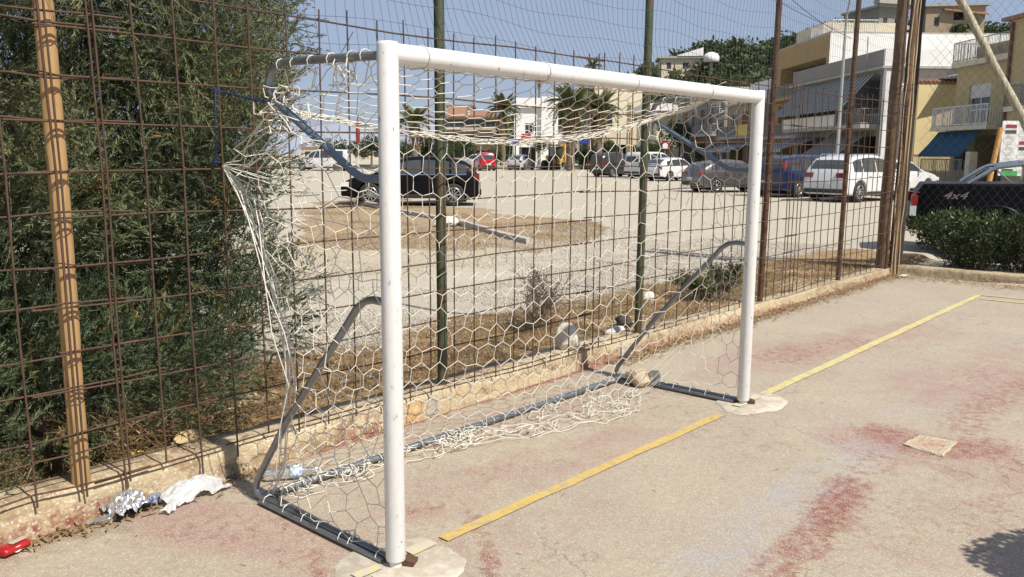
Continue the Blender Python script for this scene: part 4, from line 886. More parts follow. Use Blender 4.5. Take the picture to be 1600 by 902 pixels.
RIGHT = math.atan2(CM[0][1], CM[0][0]); FWD = math.atan2(CM[2][1], CM[2][0])
def spot(px, d): q = W(px, 300, d); return (q[0], q[1], -.02)
SUV = [(-2.26, .72), (-2.24, 1.0), (-2.1, 1.42), (-1.98, 1.56), (-1.5, 1.64), (-.5, 1.68), (.1, 1.64), (.42, 1.54), (1.12, 1.09), (1.3, 1.04), (1.9, .95), (2.16, .80), (2.25, .60)]
CUV = [(-2.25, .62), (-2.24, .90), (-2.14, 1.06), (-1.92, 1.30), (-1.70, 1.43), (-1.15, 1.545), (-.4, 1.585), (.1, 1.55), (.42, 1.45), (1.20, 1.02), (1.38, .97), (1.9, .88), (2.16, .74), (2.25, .55)]
PARK = 'cars parked across the gravel lot'
make_car('parked_car', 'black compact crossover parked side on in the gravel lot left of the green post', spot(645, 28.2), RIGHT+math.pi+R_(2), dict(L=4.5, W=1.84, top=CUV, belt=.98, wheels=(-1.38, 1.30), r=.36, paint=M('black_paint', [(.004, .004, .005), (.006, .006, .007)], scale=1.5, rough=.35, spec=.14), windows=[(-1.80, -1.32), (-1.24, -.42), (-.34, .84)], doors=[(-1.05, -.40), (-.36, .85)], ws=(.36, 1.18), rw=(-2.1, -1.86), trim=True, chrome_line=True, tail=(.2, .17, .92, .16), group=PARK, spokes=10))
WSUV = [(-2.38, .68), (-2.36, .98), (-2.24, 1.18), (-1.98, 1.50), (-1.74, 1.63), (-1.2, 1.71), (-.5, 1.735), (.15, 1.70), (.5, 1.60), (1.22, 1.14), (1.45, 1.09), (2.1, .98), (2.32, .80), (2.38, .60)]
make_car('parked_car', 'white large sport utility car seen from its rear corner left of the corner post bundle', spot(1340, 32.6), RIGHT+R_(38), dict(L=4.76, W=1.94, top=WSUV, belt=1.06, wheels=(-1.46, 1.43), r=.38, paint=paint('white_car_paint', (.62, .625, .63), .0), windows=[(-1.84, -1.33), (-1.26, -.40), (-.33, .86)], doors=[(-1.0, -.38), (-.33, .95)], ws=(.38, 1.18), rw=(-2.22, -1.94), trim=True, rails=True, tail=(.2, .17, .98, .36), plate=.72, group=PARK, spokes=10))
EST = [(-2.36, .70), (-2.34, 1.0), (-2.16, 1.40), (-2.0, 1.50), (-1.2, 1.56), (-.2, 1.57), (.25, 1.50), (1.05, 1.02), (1.3, .98), (2.05, .88), (2.3, .74), (2.36, .55)]
make_car('parked_car', 'dark blue estate car with tall red tail lights beside the white sport utility car', spot(1252, 36.), RIGHT+R_(36), dict(L=4.7, W=1.86, top=[(x, z*1.06) for x, z in EST], belt=1.02, wheels=(-1.42, 1.42), r=.34, paint=paint('blue_car_paint', (.012, .026, .085), .3), windows=[(-1.95, -1.3), (-1.24, -.36), (-.3, .72)], doors=[(-1.0, -.34)], ws=(.3, 1.0), rw=(-2.3, -2.0), trim=True, rails=True, tail=(.2, .62, 1.15, .14), group=PARK))
HAT = [(-2.1, .62), (-2.08, .92), (-1.95, 1.12), (-1.6, 1.32), (-1.0, 1.43), (-.3, 1.47), (.2, 1.42), (.95, .98), (1.15, .94), (1.8, .82), (2.05, .68), (2.12, .5)]
def hat(s, h, k=0): return [(x*s, z*h) for x, z in HAT]
make_car('parked_car', 'metallic grey hatchback with bright alloy wheel between the far goalpost and green post', spot(1140, 39.4), RIGHT+R_(20), dict(L=4.26, W=1.78, top=hat(1, 1), belt=.93, wheels=(-1.28, 1.28), r=.33, paint=paint('grey_car_paint', (.15, .145, .14), .5), windows=[(-1.55, -1.12), (-1.05, -.3), (-.24, .68)], doors=[(-.95, -.28), (-.24, .75)], ws=(.24, .92), rw=(-2.0, -1.55), trim=True, tail=(.2, .16, .84, .3), group=PARK, spokes=7))
make_car('parked_car', 'small white hatchback parked between the white van and the grey hatchback', spot(1051, 55.5), RIGHT+R_(38), dict(L=4.1, W=1.72, top=hat(.96, 1.02), belt=.94, wheels=(-1.22, 1.22), r=.31, paint=MATS['white_car_paint'], windows=[(-1.5, -1.1), (-1.02, -.3), (-.24, .66)], ws=(.24, .88), rw=(-1.95, -1.5), tail=(.2, .26, .86, .2), group=PARK, spokes=8))
VAN = [(-2.1, .8), (-2.09, 1.2), (-2.05, 1.72), (-1.95, 1.82), (-.2, 1.86), (.35, 1.80), (.6, 1.68), (1.2, 1.12), (1.4, 1.08), (1.95, .92), (2.08, .75), (2.1, .55)]
make_car('parked_van', 'white panel van with side glass parked behind the small white hatchback', spot(1018, 61), RIGHT+R_(38), dict(L=4.2, W=1.8, top=VAN, belt=1.12, wheels=(-1.3, 1.35), r=.32, cat='van', tumble=.12, paint=MATS['white_car_paint'], windows=[(-1.9, -1.15), (-1.05, -.1), (.0, .85)], ws=(.55, 1.16), rw=(-2.08, -2.03), trim=True, tail=(.2, .35, .95, .12), group=PARK, spokes=8))
make_car('parked_car', 'dark grey car parked left of the white van in far row', spot(962, 64), RIGHT+R_(40), dict(L=4.2, W=1.76, top=[(x, z*1.07) for x, z in SUV], belt=1.03, wheels=(-1.28, 1.28), r=.33, paint=paint('dark_grey_paint', (.045, .05, .058), .4), windows=[(-1.85, -1.3), (-1.2, -.3), (-.24, .7)], ws=(.3, 1.0), rw=(-2.1, -1.95), tail=(.2, .24, 1.0, .16), group=PARK))
PAN = [(-1.8, .7), (-1.79, 1.0), (-1.72, 1.40), (-1.6, 1.52), (-.6, 1.58), (.2, 1.54), (.5, 1.42), (1.0, 1.05), (1.2, 1.0), (1.62, .88), (1.78, .7), (1.8, .5)]
make_car('parked_car', 'small bright red car seen from behind far across the lot', spot(757, 84), FWD+R_(14), dict(L=3.6, W=1.66, top=[(x, z*1.12) for x, z in PAN], belt=1.06, wheels=(-1.1, 1.12), r=.30, paint=paint('red_car_paint', (.48, .015, .02), .1), windows=[(-1.5, -1.05), (-.98, -.2), (-.14, .55)], ws=(.48, .96), rw=(-1.78, -1.7), tail=(.2, .4, 1.1, .12), group=PARK))
make_car('parked_car', 'silvery white hatchback seen from behind in front of the low green bushes', spot(814, 88), FWD+R_(-22), dict(L=4.1, W=1.76, top=hat(.97, 1.06), belt=.96, wheels=(-1.22, 1.22), r=.31, paint=paint('silver_paint', (.56, .57, .58), .3), windows=[(-1.5, -1.1), (-1.02, -.3), (-.24, .66)], ws=(.24, .88), rw=(-1.95, -1.55), tail=(.2, .26, .86, .2), group=PARK))
make_car('parked_car', 'white car parked beyond the small red car', spot(744, 104), RIGHT+R_(150), dict(L=4.1, W=1.72, top=hat(.97, 1.08), belt=.95, wheels=(-1.22, 1.22), r=.31, paint=MATS['white_car_paint'], windows=[(-1.5, -1.1), (-1.02, -.3), (-.24, .66)], ws=(.24, .88), rw=(-1.95, -1.55), group=PARK))
make_car('parked_van', 'white camper van at the far left beyond the shrub', spot(507, 78), RIGHT+R_(170), dict(L=5.2, W=2.0, top=[(x*1.25, z*1.05) for x, z in VAN], belt=1.15, wheels=(-1.6, 1.7), r=.34, cat='van', tumble=.10, paint=MATS['white_car_paint'], windows=[(-2.2, -1.3), (-1.1, -.1), (.0, 1.0)], ws=(.7, 1.4), rw=(-2.58, -2.5), group=PARK))
make_car('parked_car', 'black car parked beyond the yellow backhoe', spot(868, 97), FWD+R_(10), dict(L=4.2, W=1.76, top=hat(1, 1.1), belt=.95, wheels=(-1.22, 1.22), r=.31, paint=MATS['black_paint'], windows=[(-1.5, -1.1), (-1.02, -.3), (-.24, .66)], ws=(.24, .88), rw=(-1.95, -1.55), group=PARK))
# white bonnet showing right of the corner bundle
make_car('parked_car', 'white car whose front wing shows right of the corner posts', spot(1395, 39), RIGHT+R_(30), dict(L=4.3, W=1.78, top=hat(1.02, 1.04), belt=.94, wheels=(-1.26, 1.28), r=.33, paint=MATS['white_car_paint'], windows=[(-1.55, -1.12), (-1.05, -.3), (-.24, .68)], ws=(.24, .92), rw=(-2.0, -1.6), group=PARK))
# pickup behind the hedge
TRK = [(-2.5, .55), (-2.49, 1.16), (-2.47, 1.24), (-2.2, 1.25), (-.70, 1.27), (-.66, 1.30), (-.62, 1.68), (-.5, 1.75), (.5, 1.77), (.8, 1.70), (1.35, 1.22), (1.5, 1.16), (2.2, 1.08), (2.42, .92), (2.5, .7)]
pr0 = W(1424, 300, 14.0); PR = RIGHT-R_(23); dirx = np.array([math.cos(RIGHT), math.sin(RIGHT)]); pk = pr0[:2]+np.array([math.cos(PR), math.sin(PR)])*2.5+np.array([-math.sin(PR), math.cos(PR)])*.88
pick = make_car('pickup_truck', 'black pickup truck with chrome roll bar parked behind the hedge', (pk[0], pk[1], -.02), PR, dict(L=5.0, W=1.76, top=TRK, belt=1.20, wheels=(-1.26, 1.55), r=.37, clear=.42, cat='pickup', tumble=.18, paint=MATS['black_paint'], windows=[(-.42, .28), (.36, 1.1)], doors=[(-.46, .30), (.36, 1.2)], ws=(.85, 1.32), trim=False, tail=(.2, .02, 1.1, .02)))
mb = MB(); Y = -.70
for Y in (-.70, .70): mb.tube([(-1.66, Y, 1.25), (-1.35, Y, 1.48), (-1.25, Y, 1.53), (-.80, Y, 1.60), (-.73, Y, 1.58), (-.70, Y, 1.50), (-.70, Y, 1.25)], .036, 10)
mb.tube([(-.78, -.70, 1.60), (-.78, .70, 1.60)], .036, 10); mb.tube([(-1.3, -.70, 1.50), (-1.05, -.70, 1.28)], .012, 6); mb.build('roll_bar', m_chrome, pick)
for s in (1, -1):
    mb = MB(); mb.box((-2.44, s*.80, .97), (.10, .12, .17)); mb.build('tail_light', m_red, pick); mb = MB(); mb.box((-2.45, s*.80, .80), (.09, .115, .17)); mb.build('reversing_light', m_lens, pick)
    mb = MB(); a = np.linspace(-.15, math.pi+.15, 22); mb.tube([(-1.26+.50*math.cos(q), s*.885, .40+.50*math.sin(q)) for q in a], .038, 8); mb.build('arch_flare', MATS['black_paint'], pick)
def text_mesh(name, txt, size, mat, parent, loc, rot, ex=.002, shear=0., sx=1.):
    cu = bpy.data.curves.new(name, 'FONT'); cu.body = txt; cu.size = size; cu.extrude = ex; cu.shear = shear; cu.align_x = 'CENTER'; cu.align_y = 'CENTER'; cu.resolution_u = 2
    tmp = bpy.data.objects.new('tmp_text', cu); COL.objects.link(tmp); bpy.context.view_layer.update()
    me = bpy.data.meshes.new_from_object(tmp); bpy.data.objects.remove(tmp); o = link(name, me, mat, parent); o.location = loc; o.rotation_euler = rot; o.scale = (sx, 1, 1); return o
text_mesh('decal', '4x4', .17, M('decal_grey', (.20, .19, .19), rough=.5), pick, (-1.86, -.888, 1.06), (math.pi/2, 0, 0), .001, .35, 1.35)
text_mesh('decal_shadow', '4x4', .175, M('decal_red', (.25, .05, .05), rough=.5), pick, (-1.87, -.8855, 1.055), (math.pi/2, 0, 0), .001, .35, 1.35)
# yellow backhoe far across the lot
by = thing('backhoe', 'yellow backhoe loader with black rear wheels parked far across the lot', 'backhoe', spot(871, 90), FWD+R_(20)); m_by = M('machine_yellow', [(.55, .33, .03), (.45, .26, .03)], scale=3, rough=.5)
mb = MB(); mb.box((0, 0, 2.55), (1.6, 1.7, .18)); mb.build('cab_roof', m_by, by); mb = MB()
for x in (-.72, .72):
    for y in (-.75, .75): mb.box((x, y, 1.8), (.09, .09, 1.4))
mb.build('cab_frame', m_by, by); mb = MB(); mb.box((0, 0, 1.75), (1.36, 1.44, 1.3)); mb.build('cab_glass', m_glass, by)
mb = MB(); mb.box((.5, 0, .9), (3.0, 1.0, .6)); mb.box((1.7, 0, 1.25), (1.2, .9, .5)); mb.build('chassis', m_by, by)
mb = MB(); mb.tube([(-.9, 0, .9), (-1.5, 0, 2.3), (-1.7, 0, 2.6), (-1.9, 0, 1.4), (-1.8, 0, .7)], .13, 6); mb.build('digger_arm', m_by, by); mb = MB(); mb.hexa([(-2.1, -.3, .3), (-1.6, -.3, .35), (-1.6, .3, .35), (-2.1, .3, .3)], [(-2.0, -.3, .8), (-1.7, -.3, .8), (-1.7, .3, .8), (-2.0, .3, .8)]); mb.build('bucket', m_blackp, by)
for x, y, r in ((-.6, -.95, .72), (-.6, .95, .72), (1.7, -.85, .5), (1.7, .85, .5)):
    mb = MB(); mb.lathe([(0, -.2), (r*.6, -.2), (r*.9, -.22), (r, -.12), (r, .12), (r*.9, .22), (r*.6, .2), (0, .2)], 20, Matrix.Translation((x, y, r)) @ Matrix.Rotation(math.pi/2, 4, 'X')); mb.build('wheel', m_tyre, by)
# ================================================================== BROKEN PARKING KERB
pk_ = thing('parking_kerb', 'broken row of pale concrete kerb stones in the dry grass across the lot', 'kerb', gz(700, 348)); A0 = gz(560, 318); A1 = gz(690, 343); B0 = gz(716, 349); B1 = gz(828, 380)
m_pk = M('kerb_stone_concrete', [(.46, .43, .36), (.38, .35, .29), (.54, .50, .43)], scale=5, rough=.9, bump=.5, bscale=30)
for a, b in ((A0, A1), (B0, B1)):
    L = np.linalg.norm((b-a)[:2]); n = max(2, int(L/1.05)); e = (b-a)[:2]/L; an = math.atan2(e[1], e[0])
    for i in range(n):
        c = a[:2]+e*(i+.5)*L/n; mb = MB(); mb.box((c[0], c[1], .025+rng.normal()*.02), (L/n-.04, .16, .12), rz=an+rng.normal()*.02, rx=rng.normal()*.05); mb.build('kerb_stone', m_pk, pk_, True)
# ================================================================== STREET OF HOUSES, in a street frame (d along the street, L to the right of it)
SD = ray(760, 240)[:2]; SD = SD/np.linalg.norm(SD); SR = np.array([SD[1], -SD[0]])
def PL(d, L): return CAM[:2]+SD*d+SR*L
def dL(px, L): return FPX*L/(px-760.)                       # depth at which the plane L shows at column px
def zp(px, py, d): return float(W(px, py, d)[2])
def wallmat(name, c, v=.12, sc=.7): return M(name, [tuple(x*(1-v) for x in c), c, tuple(min(1, x*(1+v*.6)) for x in c)], scale=sc, rough=.9, bump=.3, bscale=14, dist=.01, detail=9)
m_yelw = wallmat('yellow_render', (.44, .355, .19)); m_litw = wallmat('pale_yellow_render', (.60, .49, .26)); m_cream = wallmat('cream_render', (.62, .55, .40)); m_whitew = wallmat('white_render', (.74, .73, .70), .05); m_greyw = wallmat('grey_render', (.25, .235, .21))
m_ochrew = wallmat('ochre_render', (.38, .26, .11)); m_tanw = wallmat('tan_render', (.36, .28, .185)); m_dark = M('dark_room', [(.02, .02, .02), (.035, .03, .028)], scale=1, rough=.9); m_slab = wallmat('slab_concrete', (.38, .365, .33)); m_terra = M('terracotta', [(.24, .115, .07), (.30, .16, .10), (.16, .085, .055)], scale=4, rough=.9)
m_wglass = M('window_glass', [(.03, .035, .045), (.05, .055, .065)], scale=.6, rough=.08); m_frame = M('white_frame', [(.7, .7, .68), (.62, .61, .58)], scale=3, rough=.6); m_brownf = M('brown_shutter', [(.12, .07, .045), (.16, .10, .06)], scale=3, rough=.7); m_shut = M('pale_roller_shutter', [(.58, .57, .54), (.5, .49, .46)], scale=3, rough=.7, bump=.4, stretch=(.1, .1, 9), bscale=2); m_iron = M('grey_railing', [(.30, .30, .29), (.22, .22, .21)], scale=5, rough=.6); m_wrail = M('white_railing', [(.66, .65, .62), (.56, .55, .52)], scale=5, rough=.6)
def facade(b, name, O, e, nrm, S_, z0, z1, ops, mat, kind_depth=.18):
    """wall from plan point O along e with real openings; ops: (s0,s1,za,zb,kind)"""
    ss = sorted({0., S_}|{min(max(v, 0), S_) for o in ops for v in o[:2]}); zs = sorted({z0, z1}|{min(max(v, z0), z1) for o in ops for v in o[2:4]})
    P = lambda s, z, k=0.: (O[0]+e[0]*s-nrm[0]*k, O[1]+e[1]*s-nrm[1]*k, z)
    mb = MB()
    for i in range(len(ss)-1):
        for j in range(len(zs)-1):
            sm, zm = (ss[i]+ss[i+1])/2, (zs[j]+zs[j+1])/2
            if any(o[0] < sm < o[1] and o[2] < zm < o[3] for o in ops): continue
            mb.add([P(ss[i], zs[j]), P(ss[i+1], zs[j]), P(ss[i+1], zs[j+1]), P(ss[i], zs[j+1])], [(0, 1, 2, 3)])
    for s0, s1, za, zb, kd in ops:
        k = 1.6 if kd in ('o', 'l') else kind_depth
        for a, c in (((s0, za), (s1, za)), ((s1, za), (s1, zb)), ((s1, zb), (s0, zb)), ((s0, zb), (s0, za))): mb.add([P(*a), P(*c), P(*c, k), P(*a, k)], [(0, 1, 2, 3)])
        mb.add([P(s0, za, k), P(s1, za, k), P(s1, zb, k), P(s0, zb, k)], [(0, 1, 2, 3)])
    wall = mb.build(name, mat, b, True)
    ang = math.atan2(e[1], e[0])
    for s0, s1, za, zb, kd in ops:
        wd, hh = s1-s0, zb-za; sm, zm = (s0+s1)/2, (za+zb)/2
        if kd in 'wdhn':                                     # framed window / glazed door / with roller shutter half down
            fm = m_frame if kd != 'n' else m_brownf; k = kind_depth-.05; f = MB()
            for q in (s0+.04, s1-.04, sm): f.box(P(q, zm, k), (.07, .06, hh-.002), rz=ang)
            for q in (za+.04, zb-.04)+((za+hh*.38,) if kd in 'dh' else ()): f.box(P(sm, q, k-.008), (wd-.002, .045, .07), rz=ang)
            fr = f.build('window' if kd != 'd' else 'balcony_door', fm, b, True); g = MB(); g.box(P(sm, zm, k+.02), (wd-.05, .012, hh-.05), rz=ang); g.build('pane', m_wglass, fr)
            if kd == 'h': g = MB(); g.box(P(sm, zb-hh*.17, k-.05), (wd-.01, .03, hh*.34), rz=ang); g.build('roller_shutter', m_shut, b, True)
        elif kd == 's': g = MB(); g.box(P(sm, zm, kind_depth-.04), (wd-.006, .03, hh-.006), rz=ang); g.build('shutter', m_brownf, b, True)
        elif kd == 'r': g = MB(); g.box(P(sm, zm, kind_depth-.04), (wd-.006, .03, hh-.006), rz=ang); g.build('roller_shutter', m_shut, b, True)
        elif kd == 'o': g = MB(); g.box(P(sm, zm, 1.55), (wd-.01, .02, hh-.01), rz=ang); g.build('interior_shade_panel', m_dark, b, True)  # near-black panel paints the shade inside deep openings
    return wall
def block(b, d0, d1, L0, L1, z0, z1, mat, front=(), end=(), roof=None, roof_h=.18, over=.0, name='wall', endmat=None):
    facade(b, name, PL(d0, L0), SD, -SR, d1-d0, z0, z1, list(front), mat); facade(b, name, PL(d0, L0), SR, -SD, L1-L0, z0, z1, list(end), endmat or mat)
    mb = MB(); A, B, Cq, Dq = PL(d0, L1), PL(d1, L1), PL(d1, L0), PL(d0, L0)
    for p, q in ((A, B), (B, Cq)): mb.add([(*p, z0), (*q, z0), (*q, z1), (*p, z1)], [(0, 1, 2, 3)])
    mb.build('rear_wall', endmat or mat, b, True)
    r = MB(); o = over; Q = [PL(d0-o, L0-o), PL(d0-o, L1+o), PL(d1+o, L1+o), PL(d1+o, L0-o)]; r.hexa([(*q, z1) for q in Q], [(*q, z1+roof_h) for q in Q]); return r.build('roof', roof or mat, b, True)
def slabbox(b, nm, d0, d1, L0, L1, z0, z1, mat):
    r = MB(); Q = [PL(d0, L0), PL(d0, L1), PL(d1, L1), PL(d1, L0)]; r.hexa([(*q, z0) for q in Q], [(*q, z1) for q in Q]); return r.build(nm, mat, b, True)
def railing(b, pts, z0, h, mat, st=.12, nm='railing', t=.025):
    mb = MB()
    for p, q in zip(pts[:-1], pts[1:]):
        p, q = np.array(p), np.array(q); L = np.linalg.norm(q-p); n = max(1, int(L/st))
        for zz in (z0+.08, z0+h): mb.tube([(*p, zz), (*q, zz)], t*.9, 4, sm=False)
        for i in range(n+1): c = p+(q-p)*i/n; mb.tube([(*c, z0), (*c, z0+h)], t*.5 if i % 8 else t, 4, caps=False, sm=False)
    o = mb.build(nm, mat, b, True); o['kind'] = 'stuff'; return o
def stripe_mat(name, c1, c2, sc):
    m = bpy.data.materials.new(name); m.use_nodes = True; t = m.node_tree; b = t.nodes['Principled BSDF']; tc = t.nodes.new('ShaderNodeTexCoord'); wv = t.nodes.new('ShaderNodeTexWave'); wv.bands_direction = 'X'; wv.inputs['Scale'].default_value = sc
    r = t.nodes.new('ShaderNodeValToRGB'); r.color_ramp.interpolation = 'CONSTANT'; r.color_ramp.elements[0].color = c1+(1,); r.color_ramp.elements[1].color = c2+(1,); r.color_ramp.elements[1].position = .5
    t.links.new(tc.outputs['Object'], wv.inputs['Vector']); t.links.new(wv.outputs[0], r.inputs[0]); t.links.new(r.outputs[0], b.inputs['Base Color']); b.inputs['Roughness'].default_value = .85; MATS[name] = m; return m
m_strg = stripe_mat('grey_striped_canvas', (.05, .055, .05), (.36, .36, .34), .55); m_strw = stripe_mat('white_striped_canvas', (.10, .11, .12), (.46, .46, .45), .6)
m_bluec = M('blue_canvas', [(.006, .055, .105), (.009, .07, .135)], scale=1.5, rough=.9)
def awning(b, d0, d1, Lt, zt, Lb, zb, mat, val=.18):
    """sheet along the street from d0 to d1: top edge at lateral Lt/height zt, bottom edge at Lb/zb, with a valance"""
    ang = math.atan2(SD[1], SD[0]); o3 = PL(d0, Lt); w3 = d1-d0; mb = MB(); dy = -(Lb-Lt); n = 16; P = []                     # local x along street, local y to the left
    for i in range(n+1):
        x = w3*i/n; row = [(x, 0, 0), (x, dy*.5, (zb-zt)*.5-.05), (x, dy, zb-zt), (x, dy+.02, zb-zt-val*(1 if i % 2 else .8))]; P += row+[(a, bq, c-.02) for a, bq, c in row[::-1]]
    k = 8; mb.add(P, [(i*k+j, i*k+(j+1) % k, (i+1)*k+(j+1) % k, (i+1)*k+j) for i in range(n) for j in range(k)]); mb.add(P[:k], [tuple(range(k-1, -1, -1))]); mb.add(P[-k:], [tuple(range(k))])
    o = mb.build('awning', mat, None); o.parent = b; loc = Vector(b.location); o.matrix_parent_inverse = Matrix.Translation(-loc); o.location = (o3[0], o3[1], zt); o.rotation_euler = (0, 0, ang); return o
def house(label, d, L, cat='house', name='house'): p = PL(d, L); return thing(name, label, cat, (p[0], p[1], 0))
G0 = -.1
# --- yellow house with the balcony and blue awning
Lf = 26.2; b = house('yellow house with a white railed balcony over a dark blue awning behind the pickup', 43, Lf)
s_ = lambda px, d0=37.0, L=Lf: dL(px, L)-d0
zfl, ztop = 3.25, 6.35
block(b, 41.8, 47.7, Lf, 36, G0, ztop, m_yelw, front=[(s_(1542, 41.8), s_(1509, 41.8), zfl+.05, zfl+2.25, 'h'), (.4, 3.6, .0, 2.75, 'o'), (4.2, 5.5, .9, 2.4, 'n')], roof=m_slab, roof_h=.12)
slabbox(b, 'balcony_slab', 42.2, 47.6, Lf-1.35, Lf, zfl-.22, zfl, m_cream); railing(b, [PL(47.5, Lf-.03), PL(47.5, Lf-1.3), PL(42.3, Lf-1.3), PL(42.3, Lf-.03)], zfl, 1.02, m_wrail, .13, t=.04)
slabbox(b, 'terrace_slab', 41.9, 47.75, Lf-.35, 36, ztop+.13, ztop+.42, m_cream); railing(b, [PL(47.7, 32), PL(47.7, Lf-.3), PL(42., Lf-.3)], ztop+.42, 1.05, m_iron, .13, t=.035)
slabbox(b, 'terrace_parapet', 41.9, 45.6, Lf-.22, Lf-.10, ztop+.42, ztop+1.05, m_yelw)
awning(b, 43.3, 47.5, Lf-.9, 3.0, Lf-1.95, 1.75, m_bluec, .10)
railing(b, [PL(47.6, Lf-1.7), PL(43.5, Lf-1.7)], .2, 1.3, m_iron, .16, 'garden_railing', .04); slabbox(b, 'garden_wall', 40, 47.7, Lf-1.75, Lf-1.6, G0, .35, m_slab)
slabbox(b, 'gate_pillar', 42.6, 43.0, Lf-1.8, Lf-1.4, G0, 1.9, m_cream)
# --- tall yellow house at the right edge
b = house('tall yellow house with tiled eaves and dark loggias at the right edge', 39, 25)
block(b, 35.2, 41.4, 25.2, 37, G0, 8.1, m_yelw, front=[(.4, 4.6, 4.2, 6.6, 'o'), (.4, 4.6, 1.0, 3.3, 'o')], end=[(2, 4, 4, 6, 'w')], roof=m_terra, roof_h=.16, over=.35)
slabbox(b, 'loggia_slab', 35.6, 40.0, 24.3, 25.2, 3.75, 3.98, m_cream); railing(b, [PL(40., 25.1), PL(40., 24.4), PL(35.7, 24.4)], 3.98, 1.0, m_iron, .13, t=.035)
slabbox(b, 'upper_block', 35.3, 39.2, 25.3, 36.8, 8.27, 9.3, m_yelw); slabbox(b, 'drain_pipe', 41.15, 41.27, 25.05, 25.18, 0, 8., m_brownf)
slabbox(b, 'tiled_eave', 35, 39.6, 24.9, 37, 9.31, 9.45, m_terra)
# --- awning house with lit yellow wing
b = house('house with grey striped awnings and a sunlit yellow side wing left of the blue awning', 55, 24.5); Lw = 24.4
block(b, 51.4, 52.15, Lw+1.55, 31.5, G0, 5.9, m_litw, end=[(3.6, 4.3, 1.5, 2.6, 'n')], roof=m_slab, roof_h=.08)
for i in range(22): mb = MB(); c = PL(51.35, Lw+1.5+i*.26); mb.tube([(c[0], c[1], 6.02), tuple(c+SD*.75)+(6.25,)], .12, 6); mb.build('roof_tile', m_terra, b, True)
awning(b, 49.9, 51.9, 29.6, 6.95, 27.4, 6.35, m_strw, .06)
z1 = 6.9
block(b, 52.4, 67.5, Lw, 38, G0, z1, m_greyw, front=[(.8, 5.6, 4.3, 6.6, 'o'), (6.3, 10.6, 4.3, 6.6, 'o'), (11.2, 14.4, 4.3, 6.6, 'o'), (.8, 5.4, .1, 2.9, 'o'), (6.3, 10.6, .1, 2.9, 'o'), (11.2, 14.4, .1, 2.9, 'o')], end=[(5, 6.2, 4.4, 6.2, 'n')], roof=m_slab, roof_h=.14, over=.5, endmat=m_whitew)
slabbox(b, 'parapet', 52.2, 67.6, Lw-.35, Lw-.15, z1+.15, z1+1.15, m_greyw); slabbox(b, 'parapet_end', 52.0, 52.18, Lw-.35, 38, z1+.15, z1+1.15, m_whitew); slabbox(b, 'corner_pillar', 52.0, 52.38, Lw-.2, Lw+.35, G0, z1-.01, m_whitew)
slabbox(b, 'balcony_slab', 52.6, 66.5, Lw-1.4, Lw, 3.35, 3.60, m_slab); slabbox(b, 'balcony_parapet', 56.5, 66.5, Lw-1.4, Lw-1.27, 3.61, 4.35, m_whitew); railing(b, [PL(52.7, Lw-.05), PL(52.7, Lw-1.35), PL(56.4, Lw-1.35)], 3.60, .95, m_iron, .13, t=.03)
awning(b, 53.4, 66.2, Lw-.25, 6.75, Lw-2.3, 4.55, m_strg, .05); awning(b, 53.5, 59.5, Lw-.2, 3.2, Lw-2.7, 1.5, m_strg, .05); awning(b, 61.3, 67.2, Lw-.2, 3.0, Lw-3.2, 2.1, m_strw, .22)
for L_ in (Lw-.6, Lw+2.0): mb = MB(); c = PL(54.0, L_); mb.tube([(*c, z1), (*c, z1+2.1)], .03, 5); mb.build('aerial', m_iron, b, True)
# --- ochre house with deep loggias and the long white gable wall behind
b = house('ochre house with deep dark loggias and a long plain white end wall above the awnings', 72, 26.3)
block(b, 66.3, 78, 26.3, 41.5, G0, 10.9, m_ochrew, front=[(.6, 10.8, 6.8, 9.2, 'o'), (.6, 10.8, 3.6, 5.9, 'o'), (.8, 5, .1, 2.8, 'o'), (6, 10.8, .1, 2.8, 'o')], roof=m_slab, roof_h=.12, endmat=m_whitew)
slabbox(b, 'loggia_slab', 66.6, 77.6, 25.2, 26.3, 6.25, 6.5, m_ochrew); slabbox(b, 'loggia_slab', 66.6, 77.6, 25.2, 26.3, 3.05, 3.3, m_slab); railing(b, [PL(66.7, 26.2), PL(66.7, 25.3), PL(77.5, 25.3)], 6.5, 1.0, m_iron, .15, t=.04); railing(b, [PL(66.7, 26.2), PL(66.7, 25.3), PL(77.5, 25.3)], 3.3, 1.0, m_iron, .15, t=.04)
slabbox(b, 'roof_room', 71, 77, 27.5, 34, 11.03, 12.4, m_cream); railing(b, [PL(70.8, 26.5), PL(66.5, 26.5), PL(66.5, 30)], 11.03, .9, m_wrail, .2, t=.04)
# --- low mixed house with yellow balcony panel and hanging laundry
b = house('small tan house with a yellow balcony panel half hidden by the brown fence post', 84, 25.5)
block(b, 79, 91, 25.6, 36, G0, 6.6, m_tanw, front=[(1, 3.4, 3.7, 5.9, 'd'), (4.6, 6.8, 3.7, 5.9, 's'), (8, 10.6, 3.7, 5.9, 'd'), (1, 4.5, .1, 2.7, 'o'), (6, 10.6, .1, 2.7, 'o')], roof=m_slab, over=.3)
slabbox(b, 'balcony_slab', 79.3, 90.5, 24.3, 25.6, 3.2, 3.45, m_slab); slabbox(b, 'yellow_panel', 79.3, 83, 24.2, 24.3, 3.46, 4.5, M('yellow_panel_paint', [(.60, .40, .08), (.66, .48, .14)], scale=1, rough=.7)); railing(b, [PL(83.1, 24.3), PL(90.4, 24.3)], 3.45, 1., m_iron, .15, t=.04)
awning(b, 80, 89, 25.4, 3.0, 22.9, 2.1, m_strw, .2); slabbox(b, 'roof_room', 80, 88, 27, 33, 6.8, 8.8, m_whitew)
